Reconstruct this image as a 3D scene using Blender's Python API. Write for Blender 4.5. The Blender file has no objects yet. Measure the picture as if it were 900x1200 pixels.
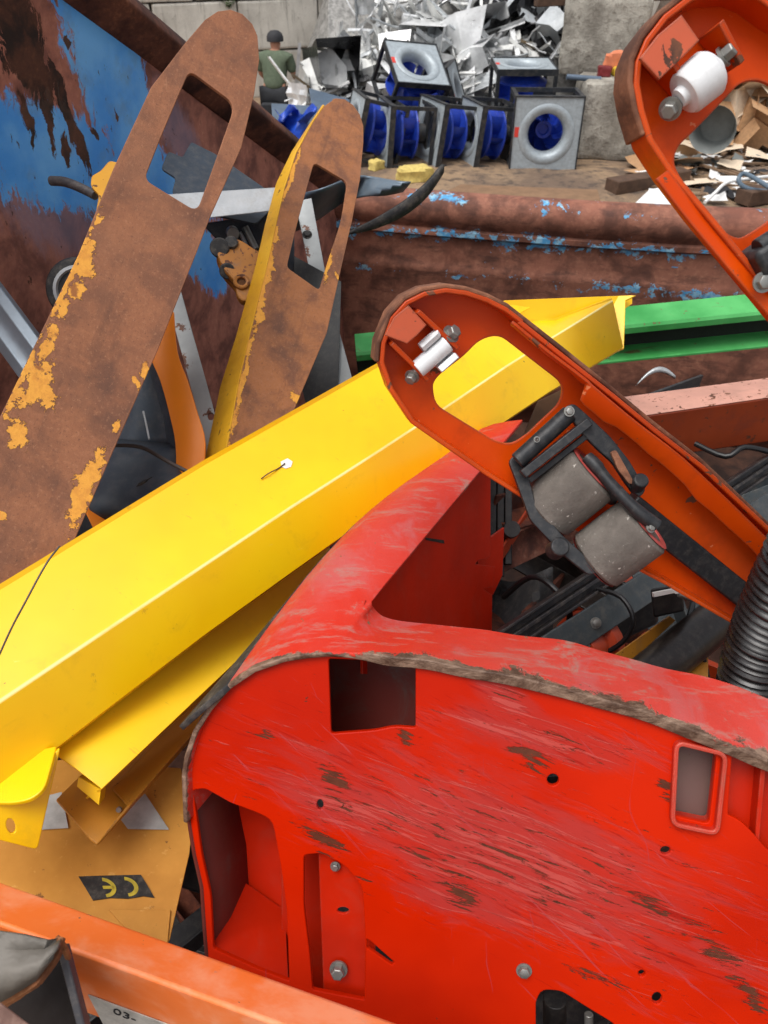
import bpy, bmesh, math, random
from mathutils import Vector, Matrix, geometry, noise as mnoise
random.seed(7)
R = math.radians
SC = bpy.context.scene
COL = SC.collection

# ---------------------------------------------------------------- camera
PITCH = R(38.0); CAM_H = 2.3; FPX = 900.0
CAMLOC = Vector((0, 0, CAM_H))
FWD = Vector((0, math.cos(PITCH), -math.sin(PITCH)))
UPV = Vector((0, math.sin(PITCH), math.cos(PITCH)))
RGT = Vector((1, 0, 0))
cd = bpy.data.cameras.new('camera'); cam = bpy.data.objects.new('camera', cd); COL.objects.link(cam)
cam.location = CAMLOC; cam.rotation_euler = (math.pi/2 - PITCH, 0, 0)
cd.sensor_fit = 'VERTICAL'; cd.sensor_height = 36; cd.sensor_width = 36; cd.lens = 27
cd.clip_start = 0.02; cd.clip_end = 2000
cd.dof.use_dof = True; cd.dof.focus_distance = 1.15; cd.dof.aperture_fstop = 11
SC.camera = cam

# ---------------------------------------------------------------- sky, sun, exposure (overcast)
wd = bpy.data.worlds.new('World'); SC.world = wd; wd.use_nodes = True
wn = wd.node_tree.nodes; wl = wd.node_tree.links
SUN_EL, SUN_AZ = R(68), R(230)      # azimuth measured clockwise from +Y
sky = wn.new('ShaderNodeTexSky'); sky.sky_type = 'NISHITA'; sky.sun_disc = False
sky.sun_elevation = SUN_EL; sky.sun_rotation = SUN_AZ; sky.air_density = 1.0; sky.dust_density = 4.0
hs = wn.new('ShaderNodeHueSaturation'); hs.inputs['Saturation'].default_value = 0.22
wl.new(sky.outputs[0], hs.inputs['Color']); wl.new(hs.outputs[0], wn['Background'].inputs['Color'])
wn['Background'].inputs['Strength'].default_value = 0.15
sl = bpy.data.lights.new('sun', 'SUN'); sl.energy = 1.5; sl.angle = R(40); sl.color = (1, .97, .93)
sun = bpy.data.objects.new('sun', sl); COL.objects.link(sun)
sdir = Vector((math.sin(SUN_AZ)*math.cos(SUN_EL), math.cos(SUN_AZ)*math.cos(SUN_EL), math.sin(SUN_EL)))
sun.rotation_euler = (-sdir).to_track_quat('-Z', 'Y').to_euler(); sun.location = (0, -4, 12)
SC.view_settings.view_transform = 'Standard'; SC.view_settings.look = 'None'
SC.view_settings.exposure = 0.32; SC.view_settings.gamma = 1.0
SC.render.engine = 'CYCLES'
SC.cycles.use_denoising = True
SC.cycles.max_bounces = 6; SC.cycles.diffuse_bounces = 3; SC.cycles.glossy_bounces = 3
SC.cycles.sample_clamp_indirect = 4.0

# ---------------------------------------------------------------- geometry helpers
def P(x, y, d):
    """point seen at photo pixel (x, y) (900x1200) at depth d metres along the view axis"""
    return CAMLOC + RGT*((x-450)/FPX*d) + UPV*((600-y)/FPX*d) + FWD*d
def ray(x, y): return (RGT*((x-450)/FPX) + UPV*((600-y)/FPX) + FWD)
def onz(x, y, z):
    r = ray(x, y); return CAMLOC + r*((z-CAM_H)/r.z)
def di(x, x0, d0, x1, d1):
    t = (x-x0)/(x1-x0); return 1/((1-t)/d0 + t/d1)
class Plane:
    """frame through three pixel+depth points; u runs a->b, n faces the camera"""
    def __init__(s, a, b, c):
        A, B, Cc = [Vector(p) if len(p) == 3 and isinstance(p, Vector) else P(*p) for p in (a, b, c)]
        s.O = A; s.u = (B-A).normalized(); n = (B-A).cross(Cc-A).normalized()
        if n.dot(CAMLOC-A) < 0: n = -n
        s.n = n; s.v = n.cross(s.u)
        s.M = Matrix(((s.u.x, s.v.x, n.x, A.x), (s.u.y, s.v.y, n.y, A.y), (s.u.z, s.v.z, n.z, A.z), (0, 0, 0, 1)))
    def hit(s, x, y, h=0):
        r = ray(x, y); t = (s.O+s.n*h-CAMLOC).dot(s.n)/r.dot(s.n); return CAMLOC + r*t
    def uv(s, x, y, h=0):
        q = s.hit(x, y, h)-s.O; return Vector((q.dot(s.u), q.dot(s.v)))
    def w(s, x, y, h=0): return s.hit(x, y, h)
    def pts(s, l, h=0): return [s.uv(p[0], p[1], h) for p in l]
def tilt_plane(d, x, y, a, b):
    """plane through pixel (x, y) at depth d whose depth grows by a per metre to the right and b per metre up"""
    d0 = d*(1-a*(x-450)/FPX-b*(600-y)/FPX); f = lambda X, Y: (X, Y, d0/(1-a*(X-450)/FPX-b*(600-Y)/FPX))
    return f(x, y), f
def fillet(pts, r, n=4):
    out = []; N = len(pts); rs = r if isinstance(r, (list, tuple)) else [r]*N
    for i, p in enumerate(pts):
        p = Vector(p); a = Vector(pts[i-1])-p; b = Vector(pts[(i+1) % N])-p
        rr = min(rs[i], a.length*.48, b.length*.48)
        if rr < .3: out.append(p); continue
        A = p+a.normalized()*rr; B = p+b.normalized()*rr
        for k in range(n+1):
            t = k/n; out.append(A*(1-t)**2 + p*2*t*(1-t) + B*t*t)
    return [tuple(q) for q in out]
def catmull(pts, n=4, closed=False):
    pts = [Vector(p) for p in pts]; N = len(pts); out = []
    rng = range(N) if closed else range(N-1)
    for i in rng:
        if closed: p0, p1, p2, p3 = pts[i-1], pts[i], pts[(i+1) % N], pts[(i+2) % N]
        else: p0, p1, p2, p3 = pts[max(i-1, 0)], pts[i], pts[i+1], pts[min(i+2, N-1)]
        for k in range(n):
            t = k/n
            out.append(.5*((2*p1)+(p2-p0)*t+(2*p0-5*p1+4*p2-p3)*t*t+(3*p1-p0-3*p2+p3)*t**3))
    if not closed: out.append(pts[-1])
    return out
WM = {}
def _parent(o, parent, M):
    WM[o.name] = M; o.matrix_world = M
    if parent is not None:
        o.parent = parent; o.matrix_parent_inverse = Matrix.Identity(4)
        o.matrix_basis = WM[parent.name].inverted() @ M
def tag(o, label=None, cat=None, group=None, kind=None):
    if label: o['label'] = label
    if cat: o['category'] = cat
    if group: o['group'] = group
    if kind: o['kind'] = kind
    return o
def thing(name, label, cat, loc, group=None):
    o = bpy.data.objects.new(name, None); COL.objects.link(o); o.empty_display_size = .05
    _parent(o, None, Matrix.Translation(loc)); return tag(o, label, cat, group)
def add(name, verts, faces, mat, parent=None, M=None, bev=0, sol=0, soff=0, ang=35, seg=2, local=False, attr=None):
    """verts in world space unless local; object frame M (default: at the centroid)"""
    verts = [Vector(v) for v in verts]
    if M is None:
        c = sum(verts, Vector())/len(verts); M = Matrix.Translation(c)
    if not local:
        Mi = M.inverted(); verts = [Mi @ v for v in verts]
    me = bpy.data.meshes.new(name)
    me.from_pydata([tuple(v) for v in verts], [], faces)
    if attr:
        at_ = me.attributes.new('wear_or_shine', 'FLOAT', 'POINT'); at_.data.foreach_set('value', attr)
    bm = bmesh.new(); bm.from_mesh(me); bmesh.ops.remove_doubles(bm, verts=bm.verts, dist=1e-6)
    bmesh.ops.recalc_face_normals(bm, faces=bm.faces); bm.to_mesh(me); bm.free()
    me.shade_smooth(); me.set_sharp_from_angle(angle=R(ang))
    if mat: me.materials.append(mat)
    o = bpy.data.objects.new(name, me); COL.objects.link(o); _parent(o, parent, M)
    if sol:
        m = o.modifiers.new('s', 'SOLIDIFY'); m.thickness = sol; m.offset = soff
    if bev:
        m = o.modifiers.new('b', 'BEVEL'); m.width = bev; m.segments = seg; m.limit_method = 'ANGLE'; m.angle_limit = R(38)
        m.use_clamp_overlap = False; m.harden_normals = False
    return o
def plate(name, pl, outline, mat, parent=None, th=.004, holes=(), bev=.0008, h=0, px=True):
    """flat plate cut from pixel outlines lying in plane pl; front face h above the plane, thickness away from camera"""
    loops = [pl.pts(l, h) if px else [Vector(p) for p in l] for l in [outline, *holes]]
    def inset(l, b, hole):
        ar = sum(p.x*q.y-q.x*p.y for p, q in zip(l, l[1:]+l[:1])); sg = (1 if ar > 0 else -1)*(-1 if hole else 1); out = []; N = len(l)
        for i in range(N):
            d0 = (l[i]-l[i-1]); d1 = (l[(i+1) % N]-l[i])
            d0 = d0.normalized() if d0.length > 1e-9 else d1.normalized(); d1 = d1.normalized() if d1.length > 1e-9 else d0
            n0 = Vector((-d0.y, d0.x)); n1 = Vector((-d1.y, d1.x)); m = n0+n1
            m = m/max(.35, m.dot(n0)) if m.length > 1e-6 else n0
            out.append(l[i]+m*b*sg)
        return out
    b = min(bev, th*.45); tops = [inset(l, b, i > 0) for i, l in enumerate(loops)] if b else loops
    mids = [inset(l, b*.3, i > 0) for i, l in enumerate(loops)] if b else loops
    rings = [(tops, h)]+([(mids, h-b*.3), (loops, h-b)] if b else [])+[(loops, h-th)]
    flat = [p for l in tops for p in l]; n = len(flat)
    tris = geometry.tessellate_polygon([[p.to_3d() for p in l] for l in tops])
    vs = [(p.x, p.y, z) for ls, z in rings for l in ls for p in l]; last = (len(rings)-1)*n
    fs = [tuple(t) for t in tris] + [tuple(i+last for i in reversed(t)) for t in tris]
    for r in range(len(rings)-1):
        k = 0
        for l in loops:
            m = len(l)
            for i in range(m):
                a, c = r*n+k+i, r*n+k+(i+1) % m; fs.append((a, c, c+n, a+n))
            k += m
    return add(name, vs, fs, mat, parent, M=pl.M, local=True, ang=12)
def skirt(name, pl, path, mat, parent, h, th=.005, h0=0, closed=False, bev=.001, flare=0):
    """wall standing on plane pl along a pixel path, from height h0 to h (h may be a list)"""
    p = pl.pts(path); N = len(p); vs = []; fs = []
    for i in range(N):
        a = p[i-1] if (i or closed) else p[i]; b = p[(i+1) % N] if (i < N-1 or closed) else p[i]
        t = (b-a).normalized(); nn = Vector((-t.y, t.x))
        hh = h[i] if isinstance(h, list) else h
        q0 = p[i]-nn*th/2; q1 = p[i]+nn*th/2; f = nn*flare
        vs += [(q0.x, q0.y, h0), (q1.x, q1.y, h0), (q1.x+f.x, q1.y+f.y, hh), (q0.x+f.x, q0.y+f.y, hh)]
    for i in range(N if closed else N-1):
        a = 4*i; b = 4*((i+1) % N)
        for k in range(4): fs.append((a+k, a+(k+1) % 4, b+(k+1) % 4, b+k))
    if not closed: fs += [(0, 1, 2, 3), (4*N-4, 4*N-1, 4*N-2, 4*N-3)]
    return add(name, vs, fs, mat, parent, M=pl.M, bev=bev, local=True)
def frame_of(p0, p1, up=Vector((0, 0, 1))):
    z = (p1-p0).normalized(); x = up.cross(z)
    if x.length < 1e-4: x = Vector((1, 0, 0)).cross(z)
    x.normalize(); y = z.cross(x)
    return Matrix(((x.x, y.x, z.x, p0.x), (x.y, y.y, z.y, p0.y), (x.z, y.z, z.z, p0.z), (0, 0, 0, 1)))
def lathe(name, p0, p1, prof, mat, parent=None, seg=28, bev=0, cap=True, ang=35, up=Vector((0, 0, 1))):
    """prof: (t along p0->p1 in metres, radius)"""
    M = frame_of(p0, p1, up); vs = []; fs = []; n = len(prof)
    for t, r in prof:
        for k in range(seg):
            a = 2*math.pi*k/seg; vs.append((r*math.cos(a), r*math.sin(a), t))
    for i in range(n-1):
        for k in range(seg):
            k2 = (k+1) % seg; fs.append((i*seg+k, i*seg+k2, (i+1)*seg+k2, (i+1)*seg+k))
    if cap: fs += [tuple(range(seg)), tuple(range((n-1)*seg, n*seg))]
    return add(name, vs, fs, mat, parent, M=M, local=True, bev=bev, ang=ang)
def cyl(name, p0, p1, r, mat, parent=None, seg=24, bev=.001, r2=None):
    L = (p1-p0).length; return lathe(name, p0, p1, [(0, r), (L, r2 or r)], mat, parent, seg, bev)
def bolt(name, p, n, r, h, mat, parent):
    """hex head with a washer"""
    p = Vector(p); w = lathe(name, p, p+n*h, [(0, r*1.35), (h*.22, r*1.35), (h*.22, r*1.28)], mat, parent, 24, 0)
    lathe('bolt_head', p, p+n*h, [(h*.2, r), (h*.9, r), (h, r*.82)], mat, w, 6, .0006); return w
def tube(name, pts, r, mat, parent=None, seg=10, sm=4, up=None):
    p = catmull(pts, sm) if sm else [Vector(q) for q in pts]; N = len(p); vs = []; fs = []
    t = (p[1]-p[0]).normalized(); x = t.orthogonal().normalized()
    for i in range(N):
        t = (p[min(i+1, N-1)]-p[max(i-1, 0)]).normalized()
        x = (x-t*x.dot(t)).normalized(); y = t.cross(x)
        rr = r[min(int(i/max(N-1, 1)*(len(r)-1)+.5), len(r)-1)] if isinstance(r, list) else r
        for k in range(seg):
            a = 2*math.pi*k/seg; vs.append(p[i]+x*rr*math.cos(a)+y*rr*math.sin(a))
    for i in range(N-1):
        for k in range(seg):
            k2 = (k+1) % seg; fs.append((i*seg+k, i*seg+k2, (i+1)*seg+k2, (i+1)*seg+k))
    fs += [tuple(range(seg)), tuple(range((N-1)*seg, N*seg))]
    return add(name, vs, fs, mat, parent)
def beam(name, prof, p0, p1, mat, parent=None, up=Vector((0, 0, 1)), bev=.0015):
    """closed 2-D profile (x side, y up) swept straight p0 -> p1"""
    M = frame_of(p0, p1, up); L = (p1-p0).length; n = len(prof)
    tris = geometry.tessellate_polygon([[Vector((x, y, 0)) for x, y in prof]])
    vs = [(x, y, 0) for x, y in prof]+[(x, y, L) for x, y in prof]
    fs = [tuple(t) for t in tris]+[tuple(i+n for i in t) for t in tris]+[(i, (i+1) % n, (i+1) % n+n, i+n) for i in range(n)]
    return add(name, vs, fs, mat, parent, M=M, local=True, bev=bev)
def hexa(name, p, mat, parent=None, bev=.002, M=None):
    """8 points: 0-3 one face loop, 4-7 the opposite loop in the same order"""
    return add(name, p, [(0, 1, 2, 3), (4, 5, 6, 7), (0, 1, 5, 4), (1, 2, 6, 5), (2, 3, 7, 6), (3, 0, 4, 7)], mat, parent, bev=bev, M=M)
def sheet(name, rows, mat, parent=None, th=.003, off=0, bev=0, ang=35, M=None, attr=None):
    n = len(rows[0]); vs = [p for r in rows for p in r]; fs = []
    for i in range(len(rows)-1):
        for j in range(n-1): fs.append((i*n+j, i*n+j+1, (i+1)*n+j+1, (i+1)*n+j))
    return add(name, vs, fs, mat, parent, sol=th, soff=off, bev=bev, ang=ang, M=M, attr=attr)
def box(name, c, size, mat, parent=None, rot=None, bev=.003, M=None):
    M = M or (Matrix.Translation(c) @ (rot or Matrix.Identity(4)))
    x, y, z = [s/2 for s in size]
    vs = [(-x, -y, -z), (x, -y, -z), (x, y, -z), (-x, y, -z), (-x, -y, z), (x, -y, z), (x, y, z), (-x, y, z)]
    return add(name, vs, [(0, 1, 2, 3), (4, 5, 6, 7), (0, 1, 5, 4), (1, 2, 6, 5), (2, 3, 7, 6), (3, 0, 4, 7)], mat, parent, M=M, local=True, bev=bev)
def text_on(name, pl, s, at, size, ang, mat, parent, h=.0006):
    """flat lettering as a thin mesh on plane pl; at = pixel of the text centre, ang in plane"""
    c = bpy.data.curves.new(name, 'FONT'); c.body = s; c.size = size; c.align_x = 'CENTER'; c.align_y = 'CENTER'; c.extrude = .0002
    t = bpy.data.objects.new('tmp', c); COL.objects.link(t)
    me = bpy.data.meshes.new_from_object(t.evaluated_get(bpy.context.evaluated_depsgraph_get()))
    bpy.data.objects.remove(t); me.materials.clear(); me.materials.append(mat)
    o = bpy.data.objects.new(name, me); COL.objects.link(o)
    q = pl.uv(at[0], at[1], h); _parent(o, parent, pl.M @ Matrix.Translation((q.x, q.y, h)) @ Matrix.Rotation(ang, 4, 'Z')); return o

# ---------------------------------------------------------------- material helpers
def C(r, g, b):
    f = lambda v: ((v/255+.055)/1.055)**2.4 if v > 10 else v/255/12.92
    return (f(r), f(g), f(b), 1)
class Mat:
    def __init__(s, name):
        s.m = bpy.data.materials.new(name); s.m.use_nodes = True; s.t = s.m.node_tree; s.b = s.t.nodes['Principled BSDF']
        s.co = s.t.nodes.new('ShaderNodeTexCoord').outputs['Object']
    def n(s, typ, ins=None, **kw):
        x = s.t.nodes.new(typ)
        for k, v in kw.items(): setattr(x, k, v)
        for k, v in (ins or {}).items(): s.put(x.inputs[k], v)
        return x
    def put(s, sock, v):
        if isinstance(v, bpy.types.NodeSocket): s.t.links.new(v, sock)
        else:
            try: sock.default_value = v
            except (TypeError, ValueError): sock.default_value = v[:3]
    def noise(s, sc, det=5, ro=.6, dist=0, vec=None):
        return s.n('ShaderNodeTexNoise', {'Vector': vec or s.co, 'Scale': sc, 'Detail': min(det, 5), 'Roughness': ro, 'Distortion': dist}).outputs['Fac']
    def vor(s, sc, vec=None, feat='F1'):
        return s.n('ShaderNodeTexVoronoi', {'Vector': vec or s.co, 'Scale': sc}, feature=feat).outputs['Distance']
    def ramp(s, f, a, b, lo=0, hi=1):
        return s.n('ShaderNodeMapRange', {'Value': f, 'From Min': a, 'From Max': b, 'To Min': lo, 'To Max': hi}, interpolation_type='SMOOTHSTEP', clamp=True).outputs[0]
    def mix(s, f, a, b):
        x = s.t.nodes.new('ShaderNodeMix'); x.data_type = 'RGBA'
        s.put(x.inputs[0], f); s.put(x.inputs[6], a); s.put(x.inputs[7], b); return x.outputs[2]
    def op(s, o, a, b=0.0, c=None):
        x = s.t.nodes.new('ShaderNodeMath'); x.operation = o; s.put(x.inputs[0], a); s.put(x.inputs[1], b)
        if c is not None: s.put(x.inputs[2], c)
        return x.outputs[0]
    def mp(s, vec=None, loc=(0, 0, 0), rot=(0, 0, 0), sc=(1, 1, 1), typ='POINT'):
        if typ == 'POINT' and any(rot): typ = 'TEXTURE'; sc = tuple(1/v for v in sc)
        return s.n('ShaderNodeMapping', {'Vector': vec or s.co, 'Location': loc, 'Rotation': rot, 'Scale': sc}, vector_type=typ).outputs[0]
    def xyz(s, vec=None):
        x = s.n('ShaderNodeSeparateXYZ', {0: vec or s.co}); return x.outputs
    def warp(s, sc, amt, vec=None):
        x = s.n('ShaderNodeTexNoise', {'Vector': vec or s.co, 'Scale': sc, 'Detail': 4})
        a = s.n('ShaderNodeVectorMath', {0: x.outputs['Color'], 1: (.5, .5, .5)}, operation='SUBTRACT').outputs[0]
        b = s.n('ShaderNodeVectorMath', {0: a, 'Scale': amt}, operation='SCALE').outputs[0]
        return s.n('ShaderNodeVectorMath', {0: vec or s.co, 1: b}, operation='ADD').outputs[0]
    def blobs(s, pl, lst, vec=None):
        """capsule-like stains given as pixel segments (x1, y1, x2, y2, half width px) on plane pl; 1 in the middle, 0 at the rim"""
        flat = s.n('ShaderNodeVectorMath', {0: vec or s.co, 1: (1, 1, 0)}, operation='MULTIPLY').outputs[0]
        acc = None
        for x1, y1, x2, y2, hw in lst:
            a, b = pl.uv(x1, y1), pl.uv(x2, y2); c = (a+b)/2; L = (b-a).length
            w = (pl.hit(x1, y1)-CAMLOC).dot(FWD)/FPX*hw
            m = s.mp(flat, (c.x, c.y, 0), (0, 0, math.atan2((b-a).y, (b-a).x)), (L/2+w, w, 1), 'TEXTURE')
            ln = s.n('ShaderNodeVectorMath', {0: m}, operation='LENGTH').outputs['Value']
            d = s.op('SUBTRACT', 1.0, ln); acc = d if acc is None else s.op('MAXIMUM', acc, d)
        return acc
    def edge(s, rad=.004, lo=.02, hi=.25):
        bn = s.n('ShaderNodeBevel', {'Radius': rad}, samples=3).outputs[0]
        g = s.t.nodes.new('ShaderNodeNewGeometry').outputs['Normal']
        d = s.n('ShaderNodeVectorMath', {0: bn, 1: g}, operation='DOT_PRODUCT').outputs['Value']
        return s.ramp(s.op('SUBTRACT', 1.0, d), lo, hi)
    def out(s, col, rough=.5, metal=0.0, bump=None, bs=.3, bd=.002, spec=.5, coat=0):
        s.put(s.b.inputs['Base Color'], col); s.put(s.b.inputs['Roughness'], rough); s.put(s.b.inputs['Metallic'], metal)
        s.b.inputs['Specular IOR Level'].default_value = spec
        if coat: s.b.inputs['Coat Weight'].default_value = coat; s.b.inputs['Coat Roughness'].default_value = .15
        if bump is not None:
            bn = s.n('ShaderNodeBump', {'Strength': bs, 'Distance': bd, 'Height': bump}); s.t.links.new(bn.outputs[0], s.b.inputs['Normal'])
        return s.m
RUST_D, RUST_M, RUST_L = C(66, 40, 30), C(112, 68, 46), C(150, 92, 56)
def rust_col(s, sc=1.0, d=RUST_D, m=RUST_M, l=RUST_L, vec=None):
    a = s.noise(6*sc, 8, .65, .3, vec); b = s.noise(38*sc, 6, .7, 0, vec)
    c = s.mix(s.ramp(a, .34, .62), d, m); return s.mix(s.op('MULTIPLY', s.ramp(b, .45, .75), s.ramp(a, .4, .7)), c, l)
def rusty(name, sc=1.0, d=RUST_D, m=RUST_M, l=RUST_L, rough=.8):
    s = Mat(name); return s.out(rust_col(s, sc, d, m, l), rough, 0, s.noise(90*sc, 6, .7), .35, .0015, .3)
def paint(name, col, rough=.4, chip=0.0, chip_col=None, wear_or_shine=0.0, wear_col=None, grime=.25, grime_col=C(110, 92, 78), sc=1.0, var=.12, bump=.12, spec=.5, coat=0):
    """painted metal: tonal drift, grime film, chips down to rust, worn edges"""
    s = Mat(name); big = s.noise(3.1*sc, 4, .55); fine = s.noise(60*sc, 6, .7)
    dk = tuple(v*(1-var*2) for v in col[:3])+(1,); c = s.mix(s.ramp(big, .3, .7), dk, col)
    g = s.op('MULTIPLY', s.ramp(s.noise(9*sc, 8, .7, .6), .48, .78), grime); c = s.mix(g, c, grime_col)
    r = s.op('ADD', s.op('MULTIPLY', fine, .25), rough-.12); hgt = fine
    rc = chip_col or rust_col(s, sc)
    if wear_or_shine:
        e = s.edge(); e = s.op('MULTIPLY', e, s.ramp(s.noise(45*sc, 5, .7), .62-wear_or_shine*.5, .72-wear_or_shine*.4)); c = s.mix(e, c, wear_col or rc)
    if chip:
        k = s.ramp(s.noise(22*sc, 7, .62, .4), .74-chip*.4, .765-chip*.4); c = s.mix(k, c, rc); r = s.mix(k, r, (.8, .8, .8, 1))
        hgt = s.op('SUBTRACT', s.op('MULTIPLY', fine, .3), k)
    return s.out(c, r, 0, hgt, bump, .001, spec, coat)
def plain(name, col, rough=.6, metal=0.0, var=.25, sc=1.0, bump=.1, dust=0.0, dust_col=C(130, 120, 108), spec=.5):
    s = Mat(name); a = s.noise(7*sc, 7, .65); b = s.noise(70*sc, 5, .7)
    c = s.mix(s.ramp(a, .3, .7), tuple(v*(1-var) for v in col[:3])+(1,), col)
    if dust: c = s.mix(s.op('MULTIPLY', s.ramp(s.noise(13*sc, 8, .75), .42, .75), dust), c, dust_col)
    return s.out(c, s.op('ADD', s.op('MULTIPLY', b, .3), rough-.15), metal, b, bump, .001, spec)
# ================================================================ THE SETTING
# ---- ground
s = Mat('yard_dirt')
a = s.noise(.9, 8, .65, .4); b = s.noise(7, 8, .7); f = s.noise(45, 6, .75)
c = s.mix(s.ramp(a, .35, .65), C(112, 94, 80), C(160, 134, 106)); c = s.mix(s.op('MULTIPLY', s.ramp(b, .46, .66), .85), c, C(78, 68, 62))
c = s.mix(s.op('MULTIPLY', s.ramp(f, .62, .72), .5), c, C(176, 164, 148))
DIRT = s.out(c, s.ramp(a, .3, .6, .95, .55), 0, s.op('ADD', b, s.op('MULTIPLY', f, .4)), .8, .03, .3)
xs = [-300, -120, -50, -20, -10]+[-7+.35*i for i in range(41)]+[10, 20, 50, 120, 300]
ys = [-300, -100, -30, -8, 0]+[3+.3*i for i in range(44)]+[18, 25, 40, 80, 150, 300]
gv = []
for y in ys:
    for x in xs:
        near = 1 if abs(x) < 8 and 3 < y < 17 else 0
        gv.append((x, y, near*.05*(mnoise.noise(Vector((x*.7, y*.7, 3)))+.4*mnoise.noise(Vector((x*2.3, y*2.3, 9))))))
nx = len(xs); gf = [(j*nx+i, j*nx+i+1, (j+1)*nx+i+1, (j+1)*nx+i) for j in range(len(ys)-1) for i in range(nx-1)]
tag(add('ground', gv, gf, DIRT, M=Matrix.Identity(4)), kind='structure')

# ---- wall of cast concrete blocks
s = Mat('block_concrete')
a = s.noise(1.6, 8, .65); b = s.noise(14, 8, .7); st = s.noise(3, 6, .7, 0, s.mp(sc=(3, 3, .35)))
c = s.mix(s.ramp(a, .3, .7), C(186, 181, 171), C(218, 213, 202)); c = s.mix(s.op('MULTIPLY', s.ramp(st, .52, .72), .55), c, C(104, 98, 90))
c = s.mix(s.op('MULTIPLY', s.ramp(b, .6, .72), .5), c, C(120, 112, 100))
CONC = s.out(c, .9, 0, s.op('ADD', b, s.noise(60, 5, .7)), .6, .01, .2)
yaw = R(22)
wx = Vector((math.cos(yaw), math.sin(yaw), 0)); wnrm = Vector((math.sin(yaw), -math.cos(yaw), 0))
w0 = onz(300, 112, 0); w0 = w0 - wx*5.2
wall = thing('block_wall', 'grey wall of big stacked concrete blocks behind the scrap heap', 'wall', w0)
BW, BH, BD = 1.26, .66, .62
RW = Matrix(((wx.x, -wnrm.x, 0, 0), (wx.y, -wnrm.y, 0, 0), (0, 0, 1, 0), (0, 0, 0, 1)))
def block_mesh(seed):
    rnd = random.Random(seed); x, y, z = BW/2-.012, BD/2, BH/2-.011
    vs = [Vector((sx*x, sy*y, sz*z)) for sz in (-1, 1) for sx, sy in ((-1, -1), (1, -1), (1, 1), (-1, 1))]
    vs = [v+Vector((rnd.uniform(-.008, .008), rnd.uniform(-.012, .012), rnd.uniform(-.006, .006))) for v in vs]
    me = bpy.data.meshes.new('concrete_block')
    me.from_pydata([tuple(v) for v in vs], [], [(3, 2, 1, 0), (4, 5, 6, 7), (0, 1, 5, 4), (1, 2, 6, 5), (2, 3, 7, 6), (3, 0, 4, 7)])
    bm = bmesh.new(); bm.from_mesh(me); bmesh.ops.bevel(bm, geom=bm.edges[:], offset=.03, segments=2, affect='EDGES', profile=.6)
    bmesh.ops.recalc_face_normals(bm, faces=bm.faces); bm.to_mesh(me); bm.free(); me.materials.append(CONC); return me
bms = [block_mesh(i) for i in range(5)]
LUG = plain('lifting_lug_dark', C(40, 36, 34), .8)
for r in range(6):
    for k in range(15):
        o = bpy.data.objects.new('concrete_block', bms[(r*7+k*3) % 5]); COL.objects.link(o)
        ctr = w0+wx*((k+.5*(r % 2))*BW)+Vector((0, 0, (r+.5)*BH-.05))-wnrm*(BD/2+random.uniform(-.015, .015))
        _parent(o, wall, Matrix.Translation(ctr) @ RW)
        if 2 <= r < 5 and k < 9:
            for q in (-.3, .3):
                pp = ctr+wx*q*BW*.85+Vector((0, 0, BH/2-.012))+wnrm*(BD/2-.01)
                box('lifting_notch', pp, (.14, .06, .07), LUG, o, RW, .006)
# weeds on the wall
LEAF = plain('weed_leaf', C(74, 96, 40), .7, var=.4)
def weed(lbl, base, n, hgt, seed):
    rnd = random.Random(seed); t = thing('weed', lbl, 'plant', base); vs = []; fs = []
    for i in range(n):
        a = rnd.uniform(0, 6.28); l = hgt*rnd.uniform(.5, 1); tip = base+Vector((math.cos(a)*l*.6, math.sin(a)*l*.6, l*rnd.uniform(.4, 1)))
        for k in range(5):
            m = base.lerp(tip, (k+1)/5); b = rnd.uniform(0, 6.28); d = Vector((math.cos(b), math.sin(b), rnd.uniform(-.2, .5)))*.05
            w = d.cross(Vector((0, 0, 1))).normalized()*.018; q = len(vs)
            vs += [m, m+d*.5+w, m+d, m+d*.5-w]; fs.append((q, q+1, q+2, q+3))
    add('foliage', vs, fs, LEAF, t); tube('stem', [base, base+Vector((0, 0, hgt*.6))], .006, LEAF, t, 6, 0)
def onwall(x, y):
    r = ray(x, y); q = CAMLOC+r*((w0-CAMLOC).dot(wnrm)/r.dot(wnrm)); return q
weed('green weed growing from a joint of the block wall above the rusty fork', onwall(268, 10)+wnrm*.03, 22, .3, 4)

# ---- scrap container (skip) that holds the heap
s = Mat('container_wall_rust')
wv = s.warp(7, .03); rc = rust_col(s, 1.4, C(98, 64, 53), C(146, 96, 78), C(172, 122, 98))
x, y, z = s.xyz()
stv = s.noise(5, 7, .72, .4, s.mp(sc=(1.4, 1.4, 5))); rc = s.mix(s.op('MULTIPLY', s.ramp(stv, .5, .66), .6), rc, C(76, 52, 46))
rc = s.mix(s.op('MULTIPLY', s.ramp(s.noise(2.2, 6, .6, 0, s.mp(loc=(3, 1, 7))), .5, .66), .5), rc, C(148, 92, 74))
def band(z0, hw): return s.ramp(s.op('ABSOLUTE', s.op('SUBTRACT', z, z0)), hw, 0)
fl = s.noise(30, 7, .78, .5, s.mp(sc=(.6, .6, .7))); big = s.noise(3.2, 4, .6)
m1 = s.op('ADD', s.op('MULTIPLY', band(1.105, .09), s.ramp(s.noise(5, 6, .7, .5), .3, .62, .12, .36)), s.op('MULTIPLY', band(.92, .07), s.ramp(s.noise(4, 6, .7), .4, .65, .06, .28)))
m1 = s.op('ADD', m1, s.op('MULTIPLY', band(1.27, .06), s.ramp(s.noise(3, 5), .42, .6, 0, .24))); m1 = s.op('ADD', m1, s.op('MULTIPLY', band(.8, .05), .1))
m1 = s.op('ADD', m1, s.op('MULTIPLY', s.ramp(big, .45, .65), .08))
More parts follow.
